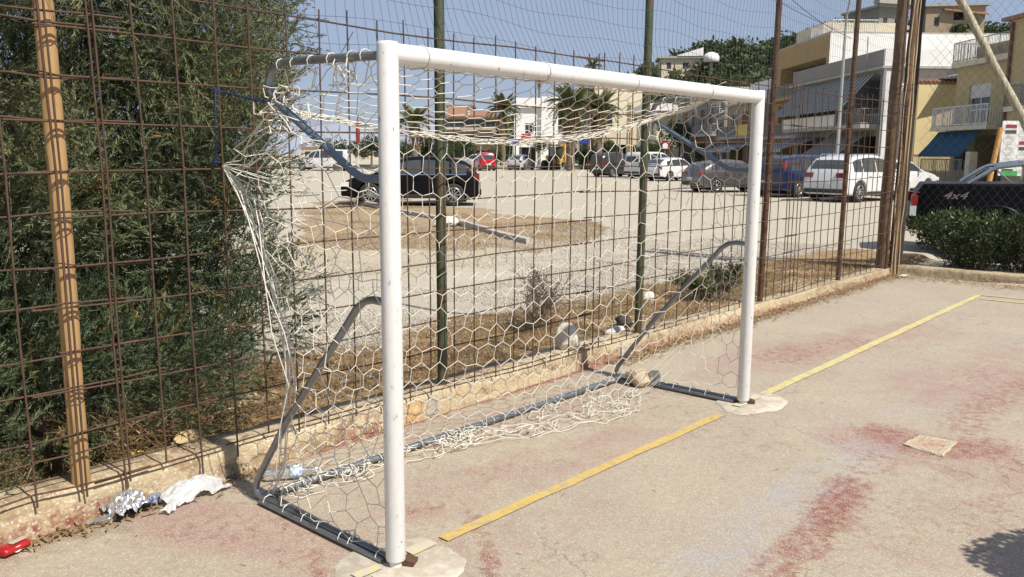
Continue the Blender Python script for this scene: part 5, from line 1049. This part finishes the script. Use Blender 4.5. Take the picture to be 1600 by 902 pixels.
# --- grey house with tall windows and outside spiral stair
b = house('grey three window house with balconies and white outside stair behind the far goalpost', 98, 26)
block(b, 93, 116, 25.8, 38, G0, 8.3, m_greyw, front=[(1.2, 3.0, 4.4, 6.9, 's'), (4.6, 6.6, 4.4, 6.9, 's'), (8.4, 10.4, 4.4, 6.9, 's'), (12.6, 14.6, 4.4, 6.9, 's'), (17, 19.2, 4.4, 6.9, 's'), (1.2, 4.6, .1, 3.0, 'o'), (7, 11, .1, 3., 'o'), (14, 19, .1, 3., 'o')], roof=m_slab, over=.5)
slabbox(b, 'balcony_slab', 93.3, 115.5, 24.5, 25.8, 3.7, 4.0, m_slab); railing(b, [PL(93.4, 25.7), PL(93.4, 24.6), PL(115.4, 24.6)], 4.0, 1.0, m_iron, .2, t=.05)
slabbox(b, 'cornice', 92.6, 116.3, 25.2, 38.3, 8.5, 8.9, m_slab)
c = PL(91.6, 24.8); mb = MB(); mb.tube([(*c, 0), (*c, 8.4)], .09, 8); mb.build('stair_column', m_wrail, b, True)
for i in range(34):
    a = i*.5; mb = MB(); mb.box((c[0]+.6*math.cos(a), c[1]+.6*math.sin(a), .3+i*.24), (1.1, .42, .05), rz=a); mb.build('stair_tread', m_wrail, b, True)
mb = MB(); mb.tube([(c[0]+1.15*math.cos(a*.25), c[1]+1.15*math.sin(a*.25), 1.2+a*.12) for a in range(68)], .04, 5); mb.build('stair_rail', m_wrail, b, True)
# --- cream house with white roof slab
b = house('cream house under a flat white roof slab above the far brace', 124, 24)
block(b, 120, 136, 23.8, 36, G0, 7.6, m_cream, front=[(1.5, 4, 4.2, 6.6, 'd'), (7, 9.4, 4.2, 6.6, 's'), (2, 6, .1, 3, 'o'), (9, 13, .1, 3, 'o')], end=[(2.5, 4.2, 4.2, 6, 'n'), (7, 8.6, 4.2, 6, 'n'), (3, 6.5, .1, 2.9, 'o')], roof=m_whitew, roof_h=1.0, over=1.6)
b = house('pale cream flat block with blue canopy behind the palms', 146, 21)
block(b, 142, 160, 17.8, 27.0, G0, 12.5, m_cream, front=[(2, 4, 5, 7, 'n'), (7, 9, 5, 7, 'n')], end=[(1.2, 3, 6.2, 8.2, 'n'), (5.4, 7.4, 6.2, 8.2, 'n'), (1.0, 7.5, .2, 3.2, 'o')], roof=m_slab)
# --- white modern house beyond the crossbar
def axis_house(label, px0, px1, d, pytop, depth, mat, ops, roof=None, roof_h=.2, over=0., rot=0.):
    """a house facing the camera: near wall spans px0..px1 at depth d"""
    a = W(px0, 240, d)[:2]; c = W(px1, 240, d)[:2]; e = (c-a)/np.linalg.norm(c-a); S_ = np.linalg.norm(c-a); nrm = np.array([e[1], -e[0]]); z1 = zp((px0+px1)/2, pytop, d)
    b = thing('house', label, 'house', (a[0], a[1], 0)); facade(b, 'wall', a, e, nrm, S_, G0, z1, ops(S_, z1), mat); q = a-nrm*depth; r = c-nrm*depth; mb = MB()
    for p, t in ((c, r), (r, q), (q, a)): mb.add([(*p, G0), (*t, G0), (*t, z1), (*p, z1)], [(0, 1, 2, 3)])
    mb.build('rear_wall', mat, b, True); o = over; Q = [a+nrm*o-e*o, c+nrm*o+e*o, r-nrm*o+e*o, q-nrm*o-e*o]; mb = MB(); mb.hexa([(*p, z1) for p in Q], [(*p, z1+roof_h) for p in Q]); mb.build('roof', roof or mat, b, True); return b, a, e, nrm, S_, z1
bw, a, e, nrm, S_, z1 = axis_house('white modern cube house with small square windows under the crossbar', 803, 845, 128, 172, 9, m_whitew, lambda S_, z: [(1.6, 2.9, z-3.6, z-2.0, 'w'), (S_-1.3, S_-.7, z-3.2, z-2.2, 'w'), (.8, 3.2, .1, 2.6, 'o')], roof_h=.25)
mb = MB(); Q = [a+e*S_*1.0+nrm*.6, a+e*S_*1.62+nrm*.6, a+e*S_*1.62-nrm*9, a+e*S_*1.0-nrm*9]; mb.hexa([(*p, G0) for p in Q], [(*p, z1+1.9) for p in Q]); mb.build('stair_tower', m_whitew, bw, True)
mb = MB(); Q = [a+e*S_*.05+nrm*.5, a+e*S_*.98+nrm*.5, a+e*S_*.98-nrm*8, a+e*S_*.05-nrm*8]; mb.hexa([(*p, z1+.26) for p in Q], [(*p, z1+1.7) for p in Q]); mb.build('roof_parapet', m_whitew, bw, True)
def rows(S_, z, n, zz, w_=1.5, h=1.5, kd='n'): return [((i+.5)*S_/n-w_/2, (i+.5)*S_/n+w_/2, q, q+h, kd) for i in range(n) for q in zz]
bb, a, e, nrm, S_, z1 = axis_house('long grey brown apartment house with terracotta roof beyond the black car', 694, 774, 132, 184, 11, m_tanw, lambda S_, z: rows(S_, z, 5, (.9, 3.6, 5.6), 1.5, 1.2), roof=m_terra, roof_h=.3, over=.5)
for k, (f0, f1, h) in enumerate(((.05, .42, 1.5), (.5, .98, .9))):
    mb = MB(); Q = [a+e*S_*f0+nrm*.3, a+e*S_*f1+nrm*.3, a+e*S_*f1-nrm*8, a+e*S_*f0-nrm*8]; mid = [(Q[0]+Q[3])/2, (Q[1]+Q[2])/2]; mb.add([(*q, z1+.31) for q in Q]+[(*m, z1+.31+h) for m in mid], [(0, 1, 5, 4), (2, 3, 4, 5), (0, 4, 3), (1, 2, 5)]); mb.build('gable_roof', m_terra, bb, True)
for z in (3.0, 5.2): mb = MB(); Q = [a+e*.5+nrm*1.2, a+e*(S_-.5)+nrm*1.2, a+e*(S_-.5), a+e*.5]; mb.hexa([(*q, z) for q in Q], [(*q, z+.25) for q in Q]); mb.build('balcony_slab', m_slab, bb, True)
axis_house('small pale house at the horizon between palm and crossbar bracket', 700, 738, 165, 168, 9, m_cream, lambda S_, z: rows(S_, z, 3, (1, 4), 1.2, 1.4), roof=m_terra, roof_h=.4, over=.4)
axis_house('low white house between the white cube and the palms', 868, 905, 150, 205, 8, m_whitew, lambda S_, z: rows(S_, z, 3, (.8,), 1.2, 1.5), roof=m_terra, roof_h=.3, over=.3)
axis_house('long low beige house far left beyond the red parasol', 470, 600, 190, 232, 8, m_cream, lambda S_, z: rows(S_, z, 6, (.6,), 1.3, 1.2), roof=m_terra, roof_h=.3, over=.3)
# --- hill with its wood and houses
HX = [760, 900, 1000, 1040, 1085, 1120, 1150, 1180, 1210, 1250, 1290, 1340, 1420, 1560, 1760, 1960]; HY = [205, 165, 122, 104, 88, 82, 80, 82, 70, 64, 58, 54, 48, 56, 60, 80]
pxs = np.linspace(760, 1960, 70); dd = np.r_[np.linspace(165, 250, 14), 320, 420]; V = []
for d in dd:
    for px in pxs:
        f = smooth(160, 250, d); zt = W(px, np.interp(px, HX, HY)+6, 250)[2]; q = W(px, 240, d); V.append((q[0], q[1], -.5+zt*f*(1 if d <= 250 else 1-.3*(d-250)/170)+(fbm(np.array([px*.03]), np.array([d*.05]), 141)[0]-.5)*4*f))
n = len(pxs); F = [(i*n+j, i*n+j+1, (i+1)*n+j+1, (i+1)*n+j) for i in range(len(dd)-1) for j in range(n-1)]
m_hill = M('hill_scrub', [(.06, .075, .03), (.11, .105, .05), (.035, .05, .02)], scale=.08, rough=.95)
hill = link('hillside', np_mesh('hillside', V, F, True), m_hill); tag(hill, kind='structure')
VH = np.array(V).reshape(len(dd), n, 3)
m_wood_ = leaf_mat('broad_foliage', [(.018, .030, .010), (.035, .058, .018), (.06, .09, .028), (.095, .125, .045), (.15, .15, .07)], trans=.2)
def crown_cloud(cs, rs, tints, per, leaf):
    k = len(cs); d = unit(rng.normal(size=(k, per, 3))); r = rng.uniform(.55, 1.05, (k, per, 1)); lump = .8+.35*np.sin(d[..., :1]*5+cs[:, None, :1])*np.cos(d[..., 2:]*4)
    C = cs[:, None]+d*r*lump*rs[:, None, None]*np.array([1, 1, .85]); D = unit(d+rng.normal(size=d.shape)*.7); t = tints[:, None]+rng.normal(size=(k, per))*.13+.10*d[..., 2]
    return C.reshape(-1, 3), D.reshape(-1, 3), np.repeat(rs*leaf, per), t.ravel()
cs, rs, ts = [], [], []
for k in range(1900):
    i = rng.integers(1, 14); j = rng.integers(0, n); q = VH[i, j]; r = rng.uniform(1.6, 3.6); cs.append(q+np.array([0, 0, r*.5])); rs.append(r); ts.append(rng.normal(.38, .16))
for k in range(200):
    j = rng.integers(0, n); q = VH[13, j]; r = rng.uniform(1.5, 3.2); cs.append(q+np.array([0, 0, r*.35])); rs.append(r); ts.append(rng.normal(.4, .14))
C, D, Lf_, T = crown_cloud(np.array(cs), np.array(rs), np.array(ts), 80, .36); leaf_cloud('hillside_wood', C, D, Lf_, Lf_*.6, T, m_wood_, None, 'stuff')
def hill_house(label, px0, px1, pyt, pyb, d, mat, rot=.0, depth=10, ops=None):
    a, c = W(px0, pyb, d), W(px1, pyb, d); e = (c-a)[:2]; S_ = np.linalg.norm(e); e = e/S_; cr, sr = math.cos(rot), math.sin(rot); e = np.array([e[0]*cr-e[1]*sr, e[0]*sr+e[1]*cr]); nrm = np.array([e[1], -e[0]]); z0 = float(a[2]); z1 = zp(px0, pyt, d)
    b = thing('hill_house', label, 'house', (a[0], a[1], z0-6)); facade(b, 'wall', a[:2], e, nrm, S_, z0-6, z1, ops(S_, z0, z1) if ops else [], mat); A = a[:2]; B = A+e*S_; mb = MB()
    for p, t in ((B, B-nrm*depth), (B-nrm*depth, A-nrm*depth), (A-nrm*depth, A)): mb.add([(*p, z0-6), (*t, z0-6), (*t, z1), (*p, z1)], [(0, 1, 2, 3)])
    mb.build('rear_wall', mat, b, True); Q = [A+nrm*.8-e*.8, B+nrm*.8+e*.8, B-nrm*depth, A-nrm*depth-e*.8]; mb = MB(); mb.hexa([(*p, z1) for p in Q], [(*p, z1+.5) for p in Q]); mb.build('roof', m_slab, b, True); return b, A, e, nrm, S_, z0, z1
b, A, e, nrm, S_, z0, z1 = hill_house('grey concrete villa with overhanging terraces on top of the hill', 1372, 1425, 12, 48, 205, m_greyw, .25, 14, lambda S_, a, c: [(1.2, 2.4, a+1, a+3, 'n'), (4.5, 6.5, a+.6, a+3, 'o')])
for z in (z0+.2, z1+.51): mb = MB(); Q = [A+nrm*2.2-e*1.8, A+e*(S_+.3)+nrm*2.2, A+e*(S_+.3), A-e*1.8]; mb.hexa([(*q, z) for q in Q], [(*q, z+.95) for q in Q]); mb.build('terrace_parapet', m_slab, b, True)
b, A, e, nrm, S_, z0, z1 = hill_house('terracotta and ochre villa with slanted roof planes on top of the hill', 1445, 1530, 12, 48, 215, m_tanw, -.2, 12, lambda S_, a, c: [(2, 3.2, a+1, a+3.2, 'n'), (6.5, 9, a+2.4, a+4.4, 'o')])
mb = MB(); Q = [A+e*4+nrm*1.2, A+e*(S_+.6)+nrm*1.2, A+e*(S_+.6)-nrm*6, A+e*4-nrm*6]; mb.add([(*Q[0], z1-.8), (*Q[1], z1-2.2), (*Q[2], z1+.6), (*Q[3], z1+2.)]+[(*Q[0], z1-1.1), (*Q[1], z1-2.5), (*Q[2], z1+.3), (*Q[3], z1+1.7)], [(0, 1, 2, 3), (7, 6, 5, 4), (0, 4, 5, 1), (1, 5, 6, 2), (2, 6, 7, 3), (3, 7, 4, 0)]); mb.build('slanted_roof', m_terra, b, True)
b, A, e, nrm, S_, z0, z1 = hill_house('cream villa with sloping roof line on the left shoulder of the hill', 1032, 1096, 92, 112, 215, m_cream, -.1, 10, lambda S_, a, c: [(1.5, 2.6, a+.6, a+2.2, 'n'), (5.5, 7, a+.6, a+2.2, 'n')])
mb = MB(); Q = [A+e*S_*.4+nrm, A+e*S_*1.0+nrm, A+e*S_*1.0-nrm*8, A+e*S_*.4-nrm*8]; mb.hexa([(*p, z1+.51) for p in Q], [(*Q[0], z1+.7), (*Q[1], z1+2.6), (*Q[2], z1+2.6), (*Q[3], z1+.7)]); mb.build('sloping_roof', m_whitew, b, True)
q = W(1111, 98, 212); pz = thing('water_tank', 'white domed water tank on the hill among the trees', 'tank', q); mb = MB(); mb.lathe([(1.6, 0), (2.0, .3), (2.0, 1.4), (1.5, 2.1), (.6, 2.5), (0, 2.6)], 18); mb.build('dome', m_whitew, pz)
mb = MB(); mb.tube([(0, 0, -3), (0, 0, .2)], .5, 8); mb.build('stem', m_slab, pz)
# far headland at the left horizon, distance haze painted in as blue grey
V, F = [], []; pp = np.linspace(-500, 900, 80)
for i, d in enumerate((850, 900, 1000)):
    for px in pp:
        q = W(px, 240, d); V.append((q[0], q[1], [-2, (12+20*fbm(np.array([px*.012]), np.array([2.]), 151)[0]+8*fbm(np.array([px*.06]), np.array([5.]), 152)[0]), -5][i]))
F = [(i*80+j, i*80+j+1, (i+1)*80+j+1, (i+1)*80+j) for i in range(2) for j in range(79)]
tag(link('headland', np_mesh('headland', V, F, True), M('haze_tinted_hill', [(.24, .27, .34), (.30, .33, .39)], scale=.01, rough=1.)), kind='structure')
# ================================================================== PALMS AND TREES BEYOND THE LOT
def frond_mesh(L, droop, mat, n=15, w_=.05, lf=.52):
    V, F = [], []; P = [np.array([L*t, 0, L*(.55*t-droop*t*t)]) for t in np.linspace(0, 1, n)]
    for i in range(n-1):
        o = len(V); V += [P[i]+(0, -w_, 0), P[i]+(0, w_, 0), P[i+1]+(0, w_*.8, 0), P[i+1]+(0, -w_*.8, 0)]; F.append((o, o+1, o+2, o+3))
        if i < 2: continue
        for s in (-1, 1):
            for q in (.2, .7):
                b = P[i]+(P[i+1]-P[i])*q; ll = lf*L*.42*math.sin(math.pi*min(1, (i+q)/n*.8+.2)); t = b+np.array([ll*.55, s*ll, -.12*ll-.15*rng.random()*ll]); o = len(V)
                V += [b+(-.04, 0, .0), b+(.05, 0, .01), (b+t)/2+(.04, 0, .04), t]; F.append((o, o+1, o+2, o+3))
    me = bpy.data.meshes.new('frond'); me.from_pydata([tuple(v) for v in V], [], F); me.materials.append(mat); me.update(); return me
m_palm = M('palm_green', [(.06, .08, .025), (.10, .115, .04), (.16, .16, .07)], scale=1.2, rough=.5); m_deadp = M('dead_frond', [(.26, .18, .085), (.36, .26, .13)], scale=1.5, rough=.9); m_trunk = M('palm_trunk_bark', [(.13, .10, .075), (.20, .16, .115)], scale=3, rough=.95, bump=.8, stretch=(1, 1, 5), dist=.03)
FG = [frond_mesh(2.3, .35, m_palm), frond_mesh(2.2, .75, m_palm), frond_mesh(2.0, 1.2, m_palm)]; FD = [frond_mesh(1.8, 1.5, m_deadp), frond_mesh(1.7, 1.9, m_deadp)]
def palm(px, py, d, rpx, label, ng=34, nd=14, pyb=None, zb=0.):
    c = W(px, py, d); s = rpx/FPX*d/2.2; t = thing('palm_tree', label, 'palm', (c[0], c[1], zb), 0, 'palms beyond the lot'); H = c[2]-zb; mb = MB(); k = 8
    mb.tube([(rng.normal()*.03, rng.normal()*.03, H*i/k) for i in range(k+1)], [.30*s*(1.15-.35*i/k) for i in range(k+1)], 10); mb.build('trunk', m_trunk, t)
    for i in range(ng+nd):
        dead = i >= ng; me = FD[i % 2] if dead else FG[0 if i < ng*.35 else (1 if i < ng*.7 else 2)]; f = link('frond', me, None, t); f.location = (0, 0, H-(.25*s if dead else 0)); f.scale = (s*rng.uniform(.85, 1.1),)*3
        pitch = rng.uniform(-.75, -.2) if i < ng*.35 else (rng.uniform(-.3, .2) if not dead else rng.uniform(.45, .95)); f.rotation_euler = (rng.normal()*.2, pitch, i*2.399+rng.normal()*.2)
palm(648, 190, 82, 36, 'short bushy palm with dead skirt just right of the near goalpost'); palm(893, 165, 84, 44, 'big green palm, left of the pair under the crossbar', 44, 26); palm(936, 172, 90, 40, 'big green palm with tan dead fronds, right of the pair under the crossbar', 40, 30)
palm(786, 172, 105, 30, 'dark palm standing left of the white cube house', 40, 8); palm(843, 117, 128, 16, 'tall thin palm rising above the white cube house'); palm(927, 103, 140, 16, 'small palm head showing above the crossbar'); palm(1150, 72, 232, 16, 'palm on the crest of the wooded hill', 34, 6, zb=float(W(1150, 92, 232)[2])-2)
palm(1040, 235, 78, 20, 'low palm beside the white van'); 
def tree(px, py, d, rpx, label, nm='tree', cat='tree', per=2600, tint=.36, fl=.75, grp='bushes and trees beyond the lot'):
    c = W(px, py, d); r = rpx/FPX*d; t = thing(nm, label, cat, (c[0], c[1], 0), 0, grp); k = 9; cs = c+rng.normal(size=(k, 3))*np.array([.45, .45, .3])*r*.9; rs = rng.uniform(.4, .65, k)*r; cs[:, 2] = np.maximum(cs[:, 2], rs*.5)
    C, D, L_, T = crown_cloud(cs, rs, rng.normal(tint, .12, k), per//k, .24); leaf_cloud('crown', C, D, L_, L_*.55, T, m_wood_, t)
    mb = MB(); mb.tube([(c[0], c[1], 0), (c[0]+.1, c[1], c[2])], [.14, .07], 7); mb.build('trunk', m_bark, t, True)
for px, py, d, r, lb in ((512, 238, 80, 22, 'dark bush at far left edge of the goal bracket'), (548, 236, 95, 20, 'green bush under the red parasol'), (580, 232, 90, 22, 'dark bush just left of the near goalpost'), (632, 240, 92, 22, 'dark green bush at the foot of the short palm'), (668, 228, 100, 26, 'round green tree between short palm and green post'), (700, 238, 96, 18, 'low bush above the roof of the black car'), (722, 226, 118, 22, 'green tree in front of the terracotta roof house'), (771, 248, 92, 17, 'agave like green bush right of the red car'), (842, 226, 120, 16, 'dark small tree at the white house wall'), (910, 246, 92, 22, 'dark bush under the palms'), (948, 232, 100, 22, 'dark green tree right of the palms'), (1062, 208, 104, 26, 'round bright green tree in front of the cream house'), (1030, 236, 96, 18, 'bush behind the white van'), (1092, 240, 92, 14, 'low bush behind the grey hatchback'), (1000, 240, 100, 18, 'dark bush left behind the van'), (1225, 252, 70, 12, 'small bush at the awning house foot'), (1010, 118, 190, 20, 'pine on the left foot of the hill'), (1500, 46, 200, 16, 'bush below the terracotta villa'), (1520, 38, 196, 14, 'dark bush right of the terracotta villa')):
    if py < 130:
        q = W(px, py+18, d); tree(px, py, d, r, lb)
    else: tree(px, py, d, r, lb)
# low wall along the far side of the lot
a, c = W(430, 262, 92), W(1000, 268, 92); fw_ = thing('low_wall', 'low pale wall along the far side of the gravel lot', 'wall', (a[0], a[1], 0)); n = 14
for i in range(n):
    p = a+(c-a)*i/n; q = a+(c-a)*(i+1)/n; mb = MB(); mb.box(((p[0]+q[0])/2, (p[1]+q[1])/2, .17), (np.linalg.norm((q-p)[:2])-.05, .3, .38+rng.normal()*.02), rz=math.atan2(q[1]-p[1], q[0]-p[0])); mb.build('wall_block', m_slab, fw_, True)
# closed red parasol, street lamp, road sign, notice board, thin lamp poles
q = W(560, 246, 70); t = thing('parasol', 'closed red parasol standing beyond the lot at the left', 'parasol', (q[0], q[1], 0)); zt = zp(560, 183, 70); mb = MB(); mb.lathe([(.05, zt-2.3), (.15, zt-2.1), (.19, zt-1.3), (.11, zt-.5), (.04, zt-.03), (0, zt)], 12); mb.build('canopy', M('red_canvas', [(.30, .03, .025), (.24, .02, .02)], scale=2, rough=.9), t); mb = MB(); mb.tube([(0, 0, 0), (0, 0, zt-1.9)], .03, 6); mb.build('pole', m_frame, t)
q = W(1306, 275, 47); t = thing('street_lamp', 'tall grey street lamp with curved arm in front of the awning house', 'street lamp', (q[0], q[1], 0)); zt = zp(1335, 25, 47); e = -SR*.2-SD*.9; mb = MB(); mb.tube([(0, 0, 0), (0, 0, 4), (0, 0, zt-1), (e[0]*.1, e[1]*.1, zt-.3), (e[0]*.7, e[1]*.7, zt+.5), (e[0]*1.7, e[1]*1.7, zt+.9)], [.11, .09, .07, .065, .05, .045], 10); mb.build('pole', M('grey_lamp_paint', [(.40, .41, .40), (.32, .33, .32)], scale=3, rough=.6), t); mb = MB(); mb.box((e[0]*2.1, e[1]*2.1, zt+.92), (.7, .3, .14), rz=math.atan2(e[1], e[0])); mb.build('lamp_head', m_iron, t)
for px, d, pyt, lb in ((641, 96, 195, 'thin lamp pole left of the green post beyond the lot'), (968, 74, 200, 'thin pale pole left of the dark grey car'), (983, 80, 165, 'yellow square gate pillar left of the white roof slab')):
    q = W(px, 250, d); t = thing('lamp_pole', lb, 'pole', (q[0], q[1], 0)); zt = zp(px, pyt, d); mb = MB()
    if 'yellow' in lb: mb.box((0, 0, zt/2), (.45, .45, zt)); mb.build('shaft', m_yelw, t)
    else:
        mb.tube([(0, 0, 0), (0, 0, zt)], .06, 7); mb.build('shaft', m_iron, t); mb = MB(); mb.box((.3, 0, zt), (.7, .2, .1)); mb.build('lamp_head', m_iron, t)
q = W(1038, 262, 62); t = thing('road_sign', 'small round red and white road sign above the white van', 'road sign', (q[0], q[1], 0)); zt = zp(1038, 228, 62); mb = MB(); mb.tube([(0, 0, 0), (0, 0, zt+.3)], .03, 6); mb.build('pole', m_iron, t); f = Matrix.Translation((0, 0, zt)) @ Matrix.Rotation(FWD-math.pi/2, 4, 'Z') @ Matrix.Rotation(math.pi/2, 4, 'X')
mb = MB(); mb.lathe([(0, .04), (.32, .04), (.33, .055), (0, .055)], 20, f); mb.build('red_disc', m_red, t); mb = MB(); mb.lathe([(0, .06), (.20, .06)], 20, f); mb.build('white_centre', m_plate, t)
# red and blue banners by the white house
for px, py, d, cc, lb in ((822, 214, 112, (.45, .02, .02), 'red banner in front of the white cube house'), (805, 222, 100, (.03, .06, .3), 'blue banner left of the red banner'), (914, 219, 100, (.03, .05, .26), 'blue banner under the palms')):
    q = W(px, py, d); t = thing('banner', lb, 'banner', (q[0], q[1], 0)); mb = MB(); mb.box((0, 0, q[2]), (1.3, .05, .8), rz=RIGHT); mb.build('cloth', M('cloth_%d' % px, cc, rough=.9), t)
    mb = MB()
    for s in (-.62, .62): mb.tube([(s*dirx[0], s*dirx[1], 0), (s*dirx[0], s*dirx[1], q[2]+.4)], .025, 5)
    o = mb.build('poles', m_iron, t); o['kind'] = 'stuff'
# notice board behind the pickup
d = 20.5; p0, p1 = W(1567, 190, d), W(1640, 190, d); z0, z1 = zp(1560, 275, d), zp(1570, 189, d); e = (p1-p0)[:2]; e /= np.linalg.norm(e); t = thing('notice_board', 'white notice board with small printed panels on orange timber post behind the pickup', 'notice board', (p0[0], p0[1], 0)); wd = np.linalg.norm((p1-p0)[:2]); ang = math.atan2(e[1], e[0]); nr = np.array([e[1], -e[0]])
m_board = M('board_white', [(.74, .73, .70), (.68, .67, .64)], scale=2, rough=.6); mb = MB(); c = p0[:2]+e*wd/2; mb.box((c[0], c[1], (z0+z1)/2), (wd, .05, z1-z0), rz=ang); mb.build('board', m_board, t, True)
inks = [M('ink_dark', (.06, .06, .06), rough=.6), M('ink_red', (.25, .03, .06), rough=.6), M('ink_grey', (.30, .30, .29), rough=.6), M('ink_green', (.05, .30, .08), rough=.6)]
for r in range(9):
    for k in range(3):
        zc = z1-.09-(z1-z0-.12)*(r+.3)/9; sc = .20+k*.36; c = p0[:2]+e*sc+nr*.028; q = MB(); q.box((c[0], c[1], zc), (.31, .006, .115), rz=ang); pn = q.build('panel', m_plate, t, True); q = MB(); kind = (r*3+k*5) % 7
        if kind in (0, 3): c2 = c+nr*.004; q.box((c2[0], c2[1], zc), (.27, .005, .085), rz=ang); q.build('print', inks[0 if kind else 1], pn)
        else:
            for m_ in range(3): c2 = c+nr*.004+e*(rng.uniform(-.03, .0)); q.box((c2[0], c2[1], zc+.03-.03*m_), (rng.uniform(.14, .24), .004, .009), rz=ang)
            o = q.build('print', inks[2], pn); o['kind'] = 'stuff'
mb = MB(); c = p0[:2]+e*.25+nr*.03; mb.box((c[0], c[1], z0+.06), (.4, .01, .12), rz=ang); mb.build('green_panel', inks[3], t, True)
a, c = W(1564, 200, d-.1), W(1544, 292, d-.1); mb = MB(); mb.tube([tuple(a), tuple(c), (c[0], c[1], 0)], .06, 8); mb.build('timber_post', M('orange_timber', [(.45, .22, .06), (.52, .28, .09)], scale=3, rough=.8), t, True)

# overhead cables over the street
for k, (p, q_, sag) in enumerate(((W(1150, -40, 60), W(1420, 72, 75), 1.0), (W(1180, -60, 58), W(1330, 60, 62), .6))):
    e = np.linspace(0, 1, 24)[:, None]; P = p+(q_-p)*e; P[:, 2] -= sag*4*(e*(1-e))[:, 0]; mb = MB(); mb.tube(P, .022, 5); o = mb.build('overhead_cable', m_dark); tag(o, ('longer dark cable sagging over the street towards the white end wall', 'shorter dark cable running down to the street lamp')[k], 'cable')
